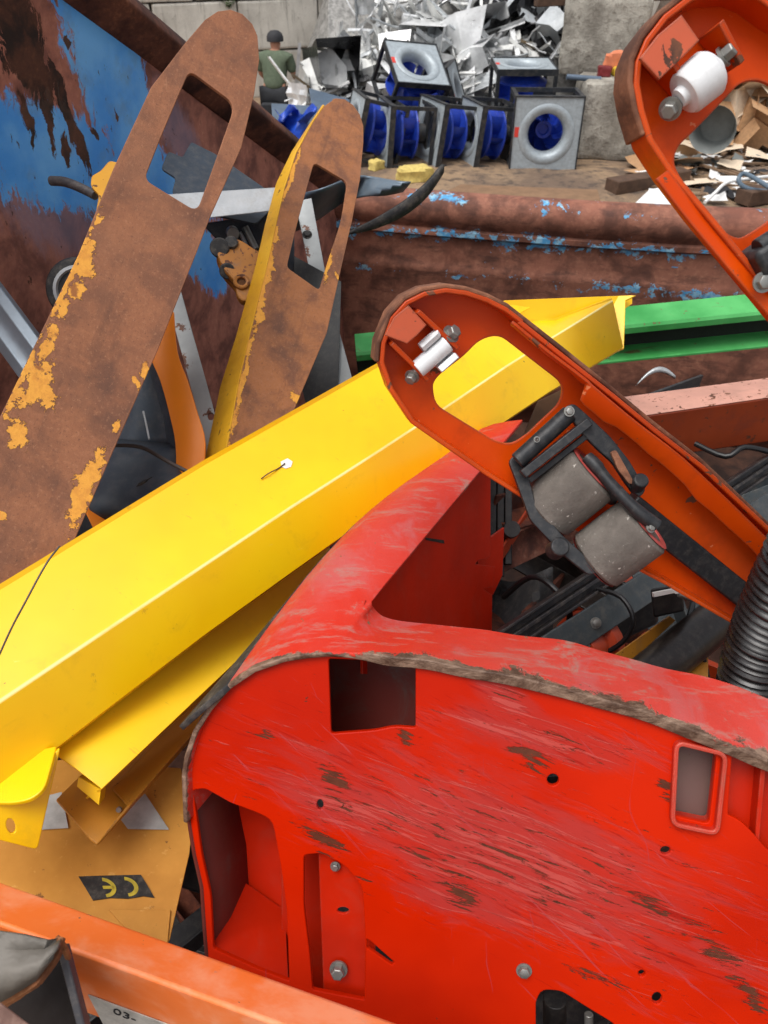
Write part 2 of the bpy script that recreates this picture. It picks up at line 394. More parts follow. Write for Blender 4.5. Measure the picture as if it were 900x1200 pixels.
k = s.ramp(s.op('ADD', fl, m1), .74, .79)
blue = s.mix(s.ramp(s.noise(30, 5), .4, .62), C(84, 156, 205), C(150, 194, 216))
CW = s.out(s.mix(k, rc, blue), .72, 0, s.op('ADD', s.noise(35, 7, .7), k), .5, .004, .3)
CONT = thing('scrap_container', 'rusty brown scrap container with flaking blue paint holding the heap', 'container', (0, 2, .1))
r1, r2 = onz(500, 222, 1.3), onz(850, 245, 1.3)
cdir = (r2-r1).normalized(); cin = Vector((cdir.y, -cdir.x, 0))
if cin.y > 0: cin = -cin
corner = r1 - cdir*((r1-onz(395, 216, 1.3)).dot(cdir)); far_end = r1+cdir*4.6
prof = [(-.08, 1.10), (-.08, 1.24), (-.055, 1.28), (-.02, 1.3), (.02, 1.295), (.052, 1.27), (.066, 1.23), (.06, 1.19), (.04, 1.162), (.034, 1.15), (.045, 1.14), (.044, 1.12), (.02, 1.105), (.012, 1.0), (.012, .96), (.018, .945), (.010, .925), (.0, .7), (-.01, .4), (-.02, .12)]
L = (far_end-corner).length; N = 70; rows = []
for i in range(N+1):
    t = i/N; q = corner-cdir*.06+cdir*(L*t); row = []
    for a, zz in prof:
        dn = .016*mnoise.noise(Vector((t*L*1.7, zz*2.2, 1)))+.006*mnoise.noise(Vector((t*L*6, zz*7, 5)))
        sag = -.012*math.sin(t*9)*(1 if zz > 1.05 else .4)
        row.append(Vector((q.x, q.y, zz+sag))+cin*(a+dn))
    rows.append(row)
sheet('side_wall', rows, CW, CONT, th=.006, off=0, ang=50, M=Matrix.Identity(4))
# end wall: vertical, its top edge slopes down to the far corner
pe0 = corner.copy(); pe1 = P(0, 350, 1.72); pe1 = Vector((pe1.x, pe1.y, 1.3))
edir = (pe1-pe0).normalized(); enr = Vector((edir.y, -edir.x, 0))
if enr.dot(CAMLOC-pe0) < 0: enr = -enr
EW = Plane(pe0, pe0+edir, pe0+Vector((0, 0, 1)))
top0 = EW.hit(150, 0); tz = lambda sd: 1.33+(top0.z-1.33)*sd/((top0-pe0).dot(edir))
s = Mat('end_wall_blue_rust')
wv = s.warp(14, .05); wv2 = s.warp(40, .018, wv)
rc = rust_col(s, 1.6, C(118, 74, 64), C(172, 110, 92), C(194, 134, 110))
bl = s.blobs(EW, [(85, -40, 165, 175, 84), (0, 168, 130, 200, 74), (175, 205, 240, 240, 40), (130, 80, 170, 190, 66), (215, 280, 258, 325, 36)], wv)
strk = s.noise(17, 7, .78, .4, s.mp(wv2, sc=(2.2, .5, 1)))
bmask = s.ramp(s.op('ADD', bl, s.op('MULTIPLY', s.op('SUBTRACT', strk, .5), 1.5)), .06, .2)
rp = s.blobs(EW, [(5, -10, 44, 90, 40), (10, 60, 60, 110, 22), (45, 100, 60, 170, 8), (55, 70, 98, 190, 13), (20, 110, 35, 160, 10), (75, 160, 80, 190, 9), (108, 150, 112, 155, 5), (134, 130, 138, 142, 3), (78, 50, 82, 56, 5)], wv2)
rmask = s.ramp(s.op('ADD', rp, s.op('MULTIPLY', s.op('SUBTRACT', strk, .5), 2.6)), .02, .14)
bluec = s.mix(s.ramp(s.noise(5, 5), .35, .65), C(70, 156, 240), C(112, 186, 250)); bluec = s.mix(s.op('MULTIPLY', s.ramp(s.noise(11, 6), .5, .7), .4), bluec, C(110, 140, 170))
fade = s.blobs(EW, [(20, 230, 110, 260, 70), (180, 110, 230, 190, 40)], wv); rc = s.mix(s.op('MULTIPLY', s.ramp(s.op('ADD', fade, s.op('MULTIPLY', s.op('SUBTRACT', strk, .5), 1.0)), 0, .6), .55), rc, C(134, 128, 150)); c = s.mix(bmask, rc, bluec); c = s.mix(rmask, c, rust_col(s, 2.2, C(40, 26, 22), C(84, 50, 36), C(110, 68, 48)))
sp = s.ramp(s.noise(34, 7, .7, .3, s.mp(sc=(1.4, .7, 1))), .64, .68); c = s.mix(s.op('MULTIPLY', sp, .85), c, RUST_D)
EWM = s.out(c, s.mix(bmask, (.85, .85, .85, 1), (.5, .5, .5, 1)), 0, s.op('SUBTRACT', s.noise(50, 6, .7), rmask), .4, .003, .4)
rows = []; SL = 3.2
for i in range(41):
    sd = SL*i/40; row = []
    for j in range(19):
        zz = .1+(tz(sd)-.09-.1)*j/18
        row.append(pe0+edir*sd+Vector((0, 0, zz-pe0.z))+enr*(.012*mnoise.noise(Vector((sd*2, zz*2, 4)))))
    rows.append(row)
sheet('end_wall', rows, EWM, CONT, th=.006, off=-1, ang=50, M=EW.M)
RIMM = rusty('rim_dark_rust', 1.5, C(56, 34, 30), C(104, 64, 50), C(150, 96, 70))
ra = pe0+Vector((0, 0, tz(0)-pe0.z)); rb = pe0+edir*SL+Vector((0, 0, tz(SL)-pe0.z))
ra -= (rb-ra).normalized()*.1
beam('end_rim', [(-.03, -.11), (.005, -.11), (.062, -.06), (.07, -.045), (.062, -.028), (.03, .0), (-.02, .004), (-.03, -.01)] if enr.dot(Vector((0, 0, 1)).cross((rb-ra).normalized())) > 0 else [(.03, -.11), (-.005, -.11), (-.062, -.06), (-.07, -.045), (-.062, -.028), (-.03, .0), (.02, .004), (.03, -.01)], ra, rb, RIMM, CONT, bev=.004)
FLR = rusty('container_floor_rust', 1, C(40, 28, 24), C(70, 46, 36), C(92, 62, 46))
box('container_floor', Vector((.9, 1.9, .1)), (5.4, 4.2, .06), FLR, CONT)
box('near_wall', Vector((.9, -.02, .62)), (5.2, .03, 1.05), FLR, CONT)
# ================================================================ BACKGROUND THINGS
FAN_BLUE = plain('fan_blue_plastic', C(28, 62, 172), .35, var=.3, sc=3, dust=.12)
FAN_GREY = plain('fan_galvanised', C(172, 182, 188), .45, .2, var=.2, sc=3, dust=.3, dust_col=C(120, 116, 108))
FAN_DARK = plain('fan_frame_dark', C(44, 48, 53), .5, .3, var=.3, dust=.35)
FAN_RED = plain('fan_red_sticker', C(214, 60, 48), .6)
HS = .375
def circ(r, n, z): return [(r*math.cos(2*math.pi*k/n), r*math.sin(2*math.pi*k/n), z) for k in range(n)]
def mesh_of(name, vs, fs, mat, ang=35):
    o = add(name, vs, fs, mat, M=Matrix.Identity(4), local=True, ang=ang); me = o.data; bpy.data.objects.remove(o); return me
def lathe_data(prof, n):
    vs = []; fs = []
    for r, z in prof: vs += circ(r, n, z)
    for i in range(len(prof)-1):
        for k in range(n): fs.append((i*n+k, i*n+(k+1) % n, (i+1)*n+(k+1) % n, (i+1)*n+k))
    return vs, fs
def bxs(lst):
    vs = []; fs = []
    for (x0, x1, y0, y1, z0, z1) in lst:
        q = len(vs); vs += [(x0, y0, z0), (x1, y0, z0), (x1, y1, z0), (x0, y1, z0), (x0, y0, z1), (x1, y0, z1), (x1, y1, z1), (x0, y1, z1)]
        fs += [tuple(q+i for i in f) for f in ((3, 2, 1, 0), (4, 5, 6, 7), (0, 1, 5, 4), (1, 2, 6, 5), (2, 3, 7, 6), (3, 0, 4, 7))]
    return vs, fs
# face plate with a round inlet
n = 40; sq = []
for k in range(n):
    a = 2*math.pi*k/n; m = max(abs(math.cos(a)), abs(math.sin(a))); sq.append((HS*.96*math.cos(a)/m, HS*.96*math.sin(a)/m))
vs = [(x, y, 0) for x, y in sq]+circ(.265, n, 0)+[(x, y, -.02) for x, y in sq]+circ(.265, n, -.02); fs = []
for k in range(n):
    k2 = (k+1) % n; fs += [(k, k2, n+k2, n+k), (2*n+k2, 2*n+k, 3*n+k, 3*n+k2)]
ME_PLATE = mesh_of('face_plate', vs, fs, FAN_GREY)
ME_RING = mesh_of('inlet_cone', *lathe_data([(.305, .004), (.29, .012), (.26, .016), (.225, .006), (.20, -.03), (.19, -.09), (.195, -.14), (.2, -.14), (.2, -.085), (.215, -.02), (.25, .01), (.28, -.002)], 40), FAN_GREY, 60)
ME_EDGE = mesh_of('plate_edge', *bxs([(-HS, HS, HS*.96, HS, -.06, .012), (-HS, HS, -HS, -HS*.96, -.06, .012), (-HS, -HS*.96, -HS*.96, HS*.96, -.06, .012), (HS*.96, HS, -HS*.96, HS*.96, -.06, .012)]), FAN_DARK)
ME_STRUT = mesh_of('frame_strut', *bxs([(-.022, .022, -.022, .022, -.56, -.06)]), FAN_DARK)
ME_REAR = mesh_of('rear_frame', *bxs([(-HS, HS, HS-.045, HS, -.6, -.56), (-HS, HS, -HS, -HS+.045, -.6, -.56), (-HS, -HS+.045, -HS+.045, HS-.045, -.6, -.56), (HS-.045, HS, -HS+.045, HS-.045, -.6, -.56), (-.12, .12, -HS+.045, HS-.045, -.59, -.57)]), FAN_DARK)
ME_SHROUD = mesh_of('impeller_shroud', *lathe_data([(.2, -.1), (.24, -.14), (.3, -.17), (.31, -.17), (.31, -.2), (.3, -.2), (.24, -.16), (.2, -.13), (.2, -.1)], 36), FAN_BLUE, 50)
ME_BACK = mesh_of('impeller_backplate', *lathe_data([(.001, -.30), (.05, -.30), (.06, -.26), (.09, -.26), (.1, -.34), (.16, -.37), (.31, -.38), (.315, -.4), (.3, -.41), (.001, -.41)], 36), FAN_BLUE, 40)
ME_MOTOR = mesh_of('motor', *lathe_data([(.001, -.41), (.11, -.41), (.12, -.43), (.12, -.56), (.10, -.575), (.001, -.575)], 24), FAN_DARK, 40)
bl = []; bf = []
for i in range(7):
    t = i/6; ang_ = t*.8; r = .12+.18*t; bl += [(r*math.cos(ang_), r*math.sin(ang_), -.385), (r*math.cos(ang_), r*math.sin(ang_), -.12-.06*t)]
for i in range(6): bf.append((2*i, 2*i+2, 2*i+3, 2*i+1))
ME_BLADE = mesh_of('blade', bl, bf, FAN_BLUE, 60)
ME_STICK = mesh_of('sticker', *bxs([(-HS*.93, -HS*.76, -.03, .07, .001, .004)]), FAN_RED)
def place(me, M, parent):
    o = bpy.data.objects.new(me.name.split('.')[0], me); COL.objects.link(o); _parent(o, parent, M); return o
def fan(lbl, ctr, nrm, up=Vector((0, 0, 1)), spin=0, sc=1.0):
    z = nrm.normalized(); x = up.cross(z).normalized(); y = z.cross(x)
    M = Matrix(((x.x, y.x, z.x, ctr.x), (x.y, y.y, z.y, ctr.y), (x.z, y.z, z.z, ctr.z), (0, 0, 0, 1))) @ Matrix.Scale(sc, 4)
    base = ctr-Vector((0, 0, HS)); t = thing('ventilation_fan', lbl, 'fan', base, 'blue ventilation fans dumped in front of the scrap heap')
    fp = place(ME_PLATE, M, t); place(ME_EDGE, M, fp); place(ME_STICK, M, fp); place(ME_RING, M, t); place(ME_REAR, M, t)
    for sx in (-1, 1):
        for sy in (-1, 1): place(ME_STRUT, M @ Matrix.Translation((sx*(HS-.022), sy*(HS-.022), 0)), t)
    MI = M @ Matrix.Rotation(spin, 4, 'Z'); bk = place(ME_BACK, MI, t); place(ME_SHROUD, MI, bk); place(ME_MOTOR, M, t)
    for k in range(7): place(ME_BLADE, MI @ Matrix.Rotation(2*math.pi*k/7, 4, 'Z'), bk)
    return t
def stand(x, y, dz=HS): g = onz(x, y, 0); return g+Vector((0, 0, dz))
fan('ventilation fan with grey square face and round inlet turned to the viewer', stand(635, 200), Vector((-.05, -1, .02)), spin=.3)
fan('ventilation fan lying on its side directly beside the face-on fan', stand(549, 197, .325)+Vector((0, .25, 0)), Vector((-1, -.30, .12)), spin=.1, sc=.86)
fan('ventilation fan on its side, middle of the three in the lower row', stand(502, 195, .33)+Vector((0, .2, 0)), Vector((-1, -.42, .16)), spin=.5, sc=.88)
fan('ventilation fan on its side under the fan with the tilted lid-like face', stand(449, 197, .325)+Vector((0, .25, 0)), Vector((-1, -.24, .08)), spin=.9, sc=.86)
fan('tilted ventilation fan with its grey face up, perched on the lower row', P(489, 74, 8.9), Vector((.30, -.50, .9)), Vector((-.35, 1, .2)), .2, .9)
fan('ventilation fan with its face up, behind the face-on fan', P(614, 75, 9.15), Vector((0, -.05, 1)), Vector((0, 1, 0)), .7, .95)
fan('ventilation fan mostly hidden, blue wheel showing behind the tilted fan', P(538, 112, 9.55), Vector((.95, -.2, .35)), spin=.4)
fan('ventilation fan leaning behind the tip of the smaller rusty fork', stand(414, 198)+Vector((0, .35, .02)), Vector((-.93, -.25, .25)), spin=.2, sc=.86)

# ---- person in a green shirt, seen from behind
SKIN = plain('skin', C(178, 128, 104), .6, var=.1); SHIRT = plain('shirt_olive', C(92, 104, 84), .85, var=.25, sc=3); TROUS = plain('trousers_dark', C(44, 46, 50), .9); CAPM = plain('cap_dark', C(46, 46, 50), .8)
pb = onz(325, 142, 0); PS = thing('person', 'person in an olive green shirt and dark cap, seen from behind at the scrap', 'person', pb)
def skin(name, js, edges, mat, parent, sub=2, M=None):
    me = bpy.data.meshes.new(name); me.from_pydata([tuple(j[:3]) for j in js], edges, [])
    o = bpy.data.objects.new(name, me); COL.objects.link(o); me.materials.append(mat); _parent(o, parent, M)
    o.modifiers.new('skin', 'SKIN')
    for i, j in enumerate(js):
        sv = me.skin_vertices[0].data[i]; sv.radius = (j[3], j[4]); sv.use_root = (i == 0)
    m = o.modifiers.new('sub', 'SUBSURF'); m.levels = sub; m.render_levels = sub
    o.modifiers['skin'].use_smooth_shade = True; return o
MP = Matrix.Translation(pb) @ Matrix.Rotation(R(-12), 4, 'Z') @ Matrix.Diagonal((.96, .8, .8, 1))
# local: x right, y away from the viewer, z up; crouched, leaning forward
J = [(0, 0, .42, .15, .12), (0, .04, .62, .15, .11), (0, .09, .84, .17, .11), (0, .13, .99, .12, .09), (0, .17, 1.05, .055, .055), (0, .20, 1.11, .078, .09), (0, .21, 1.20, .085, .10),
     (.19, .13, .95, .065, .065), (.25, .18, .70, .045, .045), (.24, .38, .58, .035, .035), (.23, .45, .55, .045, .025), (-.19, .13, .95, .065, .065), (-.25, .2, .70, .045, .045), (-.2, .38, .56, .035, .035), (-.19, .45, .53, .045, .025),
     (.12, .02, .40, .085, .085), (.19, .42, .46, .065, .065), (.17, .30, .08, .045, .045), (.17, .46, .04, .04, .035), (-.12, .02, .40, .085, .085), (-.19, .42, .46, .065, .065), (-.17, .30, .08, .045, .045), (-.17, .46, .04, .04, .035)]
E = [(0, 1), (1, 2), (2, 3), (3, 4), (4, 5), (5, 6), (3, 7), (7, 8), (8, 9), (9, 10), (3, 11), (11, 12), (12, 13), (13, 14), (0, 15), (15, 16), (16, 17), (17, 18), (0, 19), (19, 20), (20, 21), (21, 22)]
skin('body', J, E, SKIN, PS, M=MP)
g = .018
skin('shirt', [(0, 0, .45, .16, .14), (0, .04, .62, .165+g, .12+g), (0, .09, .84, .185+g, .115+g), (0, .13, 1.0, .16+g, .12+g), (0, .16, 1.07, .10, .10), (.2, .13, .95, .088, .088), (.245, .165, .72, .075, .075), (-.2, .13, .95, .088, .088), (-.245, .17, .72, .075, .075)], [(0, 1), (1, 2), (2, 3), (3, 4), (3, 5), (5, 6), (3, 7), (7, 8)], SHIRT, PS, M=MP)
skin('trousers', [(0, 0, .40, .17, .15), (.13, .03, .40, .11, .11), (.19, .42, .46, .085, .085), (.17, .30, .10, .07, .07), (-.13, .03, .40, .11, .11), (-.19, .42, .46, .085, .085), (-.17, .30, .10, .07, .07)], [(0, 1), (1, 2), (2, 3), (0, 4), (4, 5), (5, 6)], TROUS, PS, M=MP)
cap_c = MP @ Vector((0, .205, 1.20))
lathe('cap', cap_c, cap_c+Vector((0, 0, 1)), [(-.02, .112), (.03, .112), (.07, .095), (.10, .055), (.108, .01)], CAPM, PS, 20)
box('stool', MP @ Vector((0, -.02, .14)), (.36, .3, .27), TROUS, PS, bev=.02)

# ---- two big concrete blocks, one on the other
s = Mat('rough_concrete'); a = s.noise(2.2, 8, .7); b = s.noise(11, 8, .75); f = s.noise(50, 6, .75)
c = s.mix(s.ramp(a, .35, .65), C(136, 130, 120), C(190, 184, 172)); c = s.mix(s.op('MULTIPLY', s.ramp(b, .5, .68), .7), c, C(112, 104, 94)); c = s.mix(s.op('MULTIPLY', s.ramp(f, .58, .7), .5), c, C(206, 202, 192))
CONC2 = s.out(c, .95, 0, s.op('ADD', b, s.op('MULTIPLY', f, .5)), 1.0, .03, .2)
g = onz(712, 189, 0)
rot = Matrix.Rotation(R(-14), 4, 'Z')
def big_block(lbl, c, size, rz, seed):
    rnd = random.Random(seed); x, y, z = [q/2 for q in size]; vs = []; fs = []; n = 8
    bm = bmesh.new(); bmesh.ops.create_cube(bm, size=1); bmesh.ops.subdivide_edges(bm, edges=bm.edges[:], cuts=15, use_grid_fill=True)
    for v in bm.verts:
        p = Vector((v.co.x*size[0], v.co.y*size[1], v.co.z*size[2])); e = sum(abs(abs(q)-.5) < .01 for q in v.co)
        d = mnoise.noise(p*3+Vector((seed, 0, 0)))*.03+mnoise.noise(p*9+Vector((seed, 0, 0)))*.012
        if e >= 2: p *= 1-.03-.09*max(0, mnoise.noise(p*5+Vector((0, seed, 0))))
        v.co = p*(1+d)
    me = bpy.data.meshes.new('concrete_block'); bm.to_mesh(me); bm.free(); me.shade_smooth(); me.set_sharp_from_angle(angle=R(40)); me.materials.append(CONC2)
    o = bpy.data.objects.new('concrete_cube', me); COL.objects.link(o); _parent(o, None, Matrix.Translation(c) @ Matrix.Rotation(rz, 4, 'Z')); tag(o, lbl, 'concrete block', 'big concrete blocks stacked by the fans')
big_block('lower of two stacked grey concrete blocks beside the face-on fan', Vector((g.x+.14, g.y+.42, .40)), (.95, .85, .80), R(-5), 3)
big_block('upper of two stacked grey concrete blocks, rubbish wedged beneath it', P(715, 42, 9.55)+Vector((0, .25, 0)), (1.02, .85, .86), R(-16), 8)
TIMB = plain('timber_brown', C(92, 68, 52), .85, var=.4, sc=2)
tag(beam('timber_beam', [(-.08, -.06), (.08, -.06), (.08, .06), (-.08, .06)], P(628, 1, 9.4), P(800, -8, 9.6), TIMB, bev=.01), 'brown timber beam lying on top of the upper concrete block', 'beam')

# ---- loose sheets for heaps
def crumple(rnd, w, h, n=7, amp=.16, folds=3):
    fl = [(Vector((rnd.uniform(-.5, .5), rnd.uniform(-.5, .5))), rnd.uniform(0, 6.28), rnd.uniform(-1, 1)) for _ in range(folds)]
    vs = []; off = rnd.uniform(0, 90)
    for j in range(n):
        for i in range(n):
            u, v = i/(n-1)-.5, j/(n-1)-.5; z = 0
            for c, a, k in fl: z += k*max(0, (Vector((u, v))-c).dot(Vector((math.cos(a), math.sin(a)))))
            z += .35*mnoise.noise(Vector((u*2.6+off, v*2.6, off)))
            vs.append((u*w+amp*.3*w*mnoise.noise(Vector((u*4, v*4, off+7))), v*h+amp*.3*h*mnoise.noise(Vector((v*4, u*4, off+9))), z*amp*4*min(w, h)))
    return vs, [(j*n+i, j*n+i+1, (j+1)*n+i+1, (j+1)*n+i) for j in range(n-1) for i in range(n-1)]
def duct(rnd, w):
    h = w*rnd.uniform(.5, .9); d = w*rnd.uniform(.6, 1.2); q = lambda: rnd.uniform(-.12, .12)*w
    o = [(-w/2, -h/2), (w/2, -h/2), (w/2, h/2), (-w/2, h/2)]; vs = [(x+q(), y+q(), z+q()) for z in (-d/2, 0, d/2) for x, y in o]; fs = []
    for r in range(2):
        for k in range(4): fs.append((r*4+k, r*4+(k+1) % 4, r*4+4+(k+1) % 4, r*4+4+k))
    return vs, fs
def rod(rnd, L, r):
    k = 5; p = [Vector((rnd.uniform(-.04, .04)*L, rnd.uniform(-.04, .04)*L, L*(i/k-.5))) for i in range(k+1)]; vs = []; fs = []
    for q in p:
        for a in range(6): vs.append((q.x+r*math.cos(a*1.047), q.y+r*math.sin(a*1.047), q.z))
    for i in range(k):
        for a in range(6): fs.append((i*6+a, i*6+(a+1) % 6, i*6+6+(a+1) % 6, i*6+6+a))
    return vs, fs
def angle_strip(rnd, L, w):
    b = rnd.uniform(-.3, .3)*L; vs = []; fs = []
    for i in range(4):
        t = i/3; z = L*(t-.5); o = b*t*t
        vs += [(-w, o, z), (0, o, z), (0, o+w, z)]
    for i in range(3): fs += [(i*3, i*3+1, i*3+4, i*3+3), (i*3+1, i*3+2, i*3+5, i*3+4)]
    return vs, fs
def metal(name, col, rough, met):
    s = Mat(name); a = s.noise(4, 6, .6); c = s.mix(s.ramp(a, .35, .65), tuple(v*.72 for v in col[:3])+(1,), col)
    c = s.mix(s.op('MULTIPLY', s.ramp(s.noise(9, 7, .7), .58, .72), .4), c, C(120, 112, 100))
    return s.out(c, s.op('ADD', s.op('MULTIPLY', s.noise(12, 4), .3), rough-.15), met, s.noise(16, 4), .3, .02)
SILV = metal('scrap_aluminium', C(240, 241, 241), .34, .35); SILW = metal('scrap_white_sheet', C(236, 236, 232), .5, .05); SILG = metal('scrap_zinc', C(190, 194, 196), .42, .4); SILD = metal('scrap_black_sheet', C(46, 46, 48), .3, .4); SILB = metal('scrap_tan_sheet', C(160, 140, 110), .6, .2)
rnd = random.Random(21)
def scrap_mesh(kind, mat, rnd, sz):
    if kind == 'sheet': vs, fs = crumple(rnd, sz, sz*rnd.uniform(.5, 1), 6, .14, 3)
    elif kind == 'duct': vs, fs = duct(rnd, sz)
    elif kind == 'rod': vs, fs = rod(rnd, sz*1.8, rnd.uniform(.012, .03))
    else: vs, fs = angle_strip(rnd, sz*1.7, rnd.uniform(.04, .09))
    me = bpy.data.meshes.new('scrap'); me.from_pydata(vs, [], fs); me.shade_smooth(); me.set_sharp_from_angle(angle=R(14)); me.materials.append(mat); return me
bank = {}
for kind in ('sheet', 'duct', 'rod', 'strip'):
    for mt in (SILV, SILW, SILG, SILD, SILB): bank[kind, mt.name] = [scrap_mesh(kind, mt, rnd, rnd.uniform(.35, .65)) for _ in range(4 if kind == 'sheet' else 2)]
def on_heap(x, y, Y0, k):
    r = ray(x, y); t = (CAM_H+k*Y0)/(k*r.y-r.z) if abs(k*r.y-r.z) > 1e-6 else 10
    return CAMLOC+r*t
def inpoly(x, y, poly):
    c = False; j = len(poly)-1
    for i in range(len(poly)):
        if (poly[i][1] > y) != (poly[j][1] > y) and x < (poly[j][0]-poly[i][0])*(y-poly[i][1])/(poly[j][1]-poly[i][1])+poly[i][0]: c = not c
        j = i
    return c
HP = [(338, 108), (362, 84), (392, 52), (415, 22), (440, -12), (668, -12), (668, 70), (640, 88), (545, 118), (440, 108), (365, 128)]
NOUN = {'sheet': ('crumpled', 'sheet offcut'), 'duct': ('dented', 'duct section'), 'rod': ('bent', 'metal tube'), 'strip': ('twisted', 'metal strip')}
CNAME = {SILV.name: 'silver', SILW.name: 'white', SILG.name: 'grey', SILD.name: 'black', SILB.name: 'tan'}
cnt = 0
while cnt < 292:
    x, y = rnd.uniform(335, 668), rnd.uniform(-12, 128)
    if not inpoly(x, y, HP): continue
    dark = x > 560 and y < 45
    mt = rnd.choices([SILV, SILW, SILG, SILD, SILB], [1, 1, 2, 6, .3] if dark else [6, 5, 2.4, .7, .4])[0]
    kind = rnd.choices(['sheet', 'duct', 'rod', 'strip'], [4, 1.1, 3, 5])[0]
    me = rnd.choice(bank[kind, mt.name]); p = on_heap(x, y, 10.4, .62)+Vector((0, rnd.uniform(-.15, .2), rnd.uniform(-.05, .05)))
    o = bpy.data.objects.new('scrap_'+{'sheet': 'sheet', 'duct': 'duct', 'rod': 'tube', 'strip': 'strip'}[kind], me); COL.objects.link(o)
    sc = rnd.uniform(.4, .95)
    _parent(o, None, Matrix.Translation(p) @ Matrix.Rotation(rnd.uniform(0, 6.28), 4, 'Z') @ Matrix.Rotation(rnd.uniform(.2, 1.5), 4, 'X') @ Matrix.Rotation(rnd.uniform(0, 6.28), 4, 'Y') @ Matrix.Scale(sc, 4))
    ad, no = NOUN[kind]; zn = 'at the low end of the scrap heap near the crouching person' if x < 420 else 'in the scrap heap above the tilted fan' if x < 540 else 'at the top of the scrap heap near the concrete blocks' if y < 45 else 'in the scrap heap just behind the face-on fan'; tag(o, f'{ad} {CNAME[mt.name]} {no} {zn}', 'scrap metal', f'{CNAME[mt.name]} {no}s {zn}'); cnt += 1
# the heap's body under the loose pieces
vs = []; fs = []; nn = 26
for j in range(nn):
    for i in range(nn):
        x = 325+370*i/(nn-1); y = 132-170*j/(nn-1); p = on_heap(x, y, 10.6, .62); ed = max(0, 1-i/4)
        vs.append((p.x, p.y, max(-.05, p.z-.12-ed*p.z*1.0+.14*mnoise.noise(p*2.1))))
for j in range(nn-1):
    for i in range(nn-1): fs.append((j*nn+i, j*nn+i+1, (j+1)*nn+i+1, (j+1)*nn+i))
tag(add('scrap_mound', vs, fs, plain('scrap_fines', C(160, 158, 154), .6, .2, var=.6, sc=2, bump=.6), ang=10, M=Matrix.Identity(4)), 'mass of small grey metal scraps under the loose sheets', 'scrap', kind='stuff')
# a few pieces one can name
def single(name, lbl, cat, geo, mat, p, rot, sc=1, sol=0):
    me = bpy.data.meshes.new(name); me.from_pydata(geo[0], [], geo[1]); me.shade_smooth(); me.set_sharp_from_angle(angle=R(14)); me.materials.append(mat)
    o = bpy.data.objects.new(name, me); COL.objects.link(o); _parent(o, None, Matrix.Translation(p) @ rot @ Matrix.Scale(sc, 4)); tag(o, lbl, cat)
    if sol: m = o.modifiers.new('s', 'SOLIDIFY'); m.thickness = sol
    return o
RX = lambda a: Matrix.Rotation(R(a), 4, 'X'); RY = lambda a: Matrix.Rotation(R(a), 4, 'Y'); RZ = lambda a: Matrix.Rotation(R(a), 4, 'Z')
rr = random.Random(5)
single('crushed_duct', 'largest crushed shiny duct on top of the scrap heap', 'duct', duct(rr, .62), SILV, P(560, 40, 10.3), RZ(30) @ RX(65) @ RY(20))
single('open_box', 'dark open metal box standing at the foot of the heap behind the fork tip', 'box', duct(random.Random(2), .55), SILD, P(392, 78, 9.9), RZ(20) @ RX(80))
single('crumpled_panel', 'wide folded silver panel in the middle of the scrap heap', 'panel', crumple(rr, .7, .45, 7, .14, 3), SILW, P(430, 62, 10), RZ(10) @ RX(50))
single('crumpled_panel', 'black shiny folded panel at the top of the scrap heap', 'panel', crumple(rr, 1.4, .9, 7, .14, 3), SILD, P(615, 18, 10.4), RZ(-10) @ RX(55))
# blue junk and panel beside the person
BLUEP = plain('blue_plastic', C(34, 78, 190), .4, var=.3); PANEL = plain('grey_blue_panel', C(96, 112, 130), .5, .2)
tag(sheet('blue_tarp', [[P(322+44*u+6*math.sin(v*9), 128+34*v+7*math.sin(u*11+v*3), 9.1-.25*math.sin(u*7+v*5)) for u in [i/8 for i in range(9)]] for v in [j/8 for j in range(9)]], BLUEP, th=.01, ang=60), 'crumpled blue plastic lying in front of the crouching person', 'plastic')
tag(hexa('metal_panel', [P(318, 122, 9.6), P(368, 125, 9.5), P(372, 150, 9.3), P(320, 150, 9.3), P(318, 121, 9.65), P(368, 124, 9.55), P(372, 149, 9.35), P(320, 149, 9.35)], PANEL), 'flat blue-grey panel leaning in front of the crouching person', 'panel')
tag(hexa('metal_panel', [P(362, 104, 9.7), P(412, 118, 9.5), P(420, 150, 9.2), P(368, 140, 9.3), P(362, 103, 9.75), P(412, 117, 9.55), P(420, 149, 9.25), P(368, 139, 9.35)], PANEL), 'blue-grey panel standing just behind the smaller rusty fork tip', 'panel')
# yellow foam
FOAM = plain('yellow_foam', C(214, 190, 110), .95, var=.3, sc=4, bump=.6)
def lump(name, lbl, cat, c, size, mat, seed, rz=0):
    bm = bmesh.new(); bmesh.ops.create_cube(bm, size=1); bmesh.ops.subdivide_edges(bm, edges=bm.edges[:], cuts=4, use_grid_fill=True)
    for v in bm.verts:
        p = v.co.copy(); e = .86 if sum(abs(abs(q)-.5) < .01 for q in p) >= 2 else 1
        p *= e*(1+.22*mnoise.noise(p*3+Vector((seed, seed*2, 0)))); v.co = Vector((p.x*size[0], p.y*size[1], p.z*size[2]))
    me = bpy.data.meshes.new(name); bm.to_mesh(me); bm.free(); me.shade_smooth(); me.set_sharp_from_angle(angle=R(40)); me.materials.append(mat)
    o = bpy.data.objects.new(name, me); COL.objects.link(o); _parent(o, None, Matrix.Translation(c) @ RZ(rz)); return tag(o, lbl, cat)
lump('foam_block', 'pale yellow foam chunk lying on the dirt before the fans', 'foam', onz(485, 212, 0)+Vector((0, 0, .07)), (.36, .24, .17), FOAM, 3, 10)
lump('foam_block', 'small pale yellow foam crumb lying under the fan frame', 'foam', onz(441, 199, 0)+Vector((0, 0, .05)), (.16, .14, .12), FOAM, 6, 40)
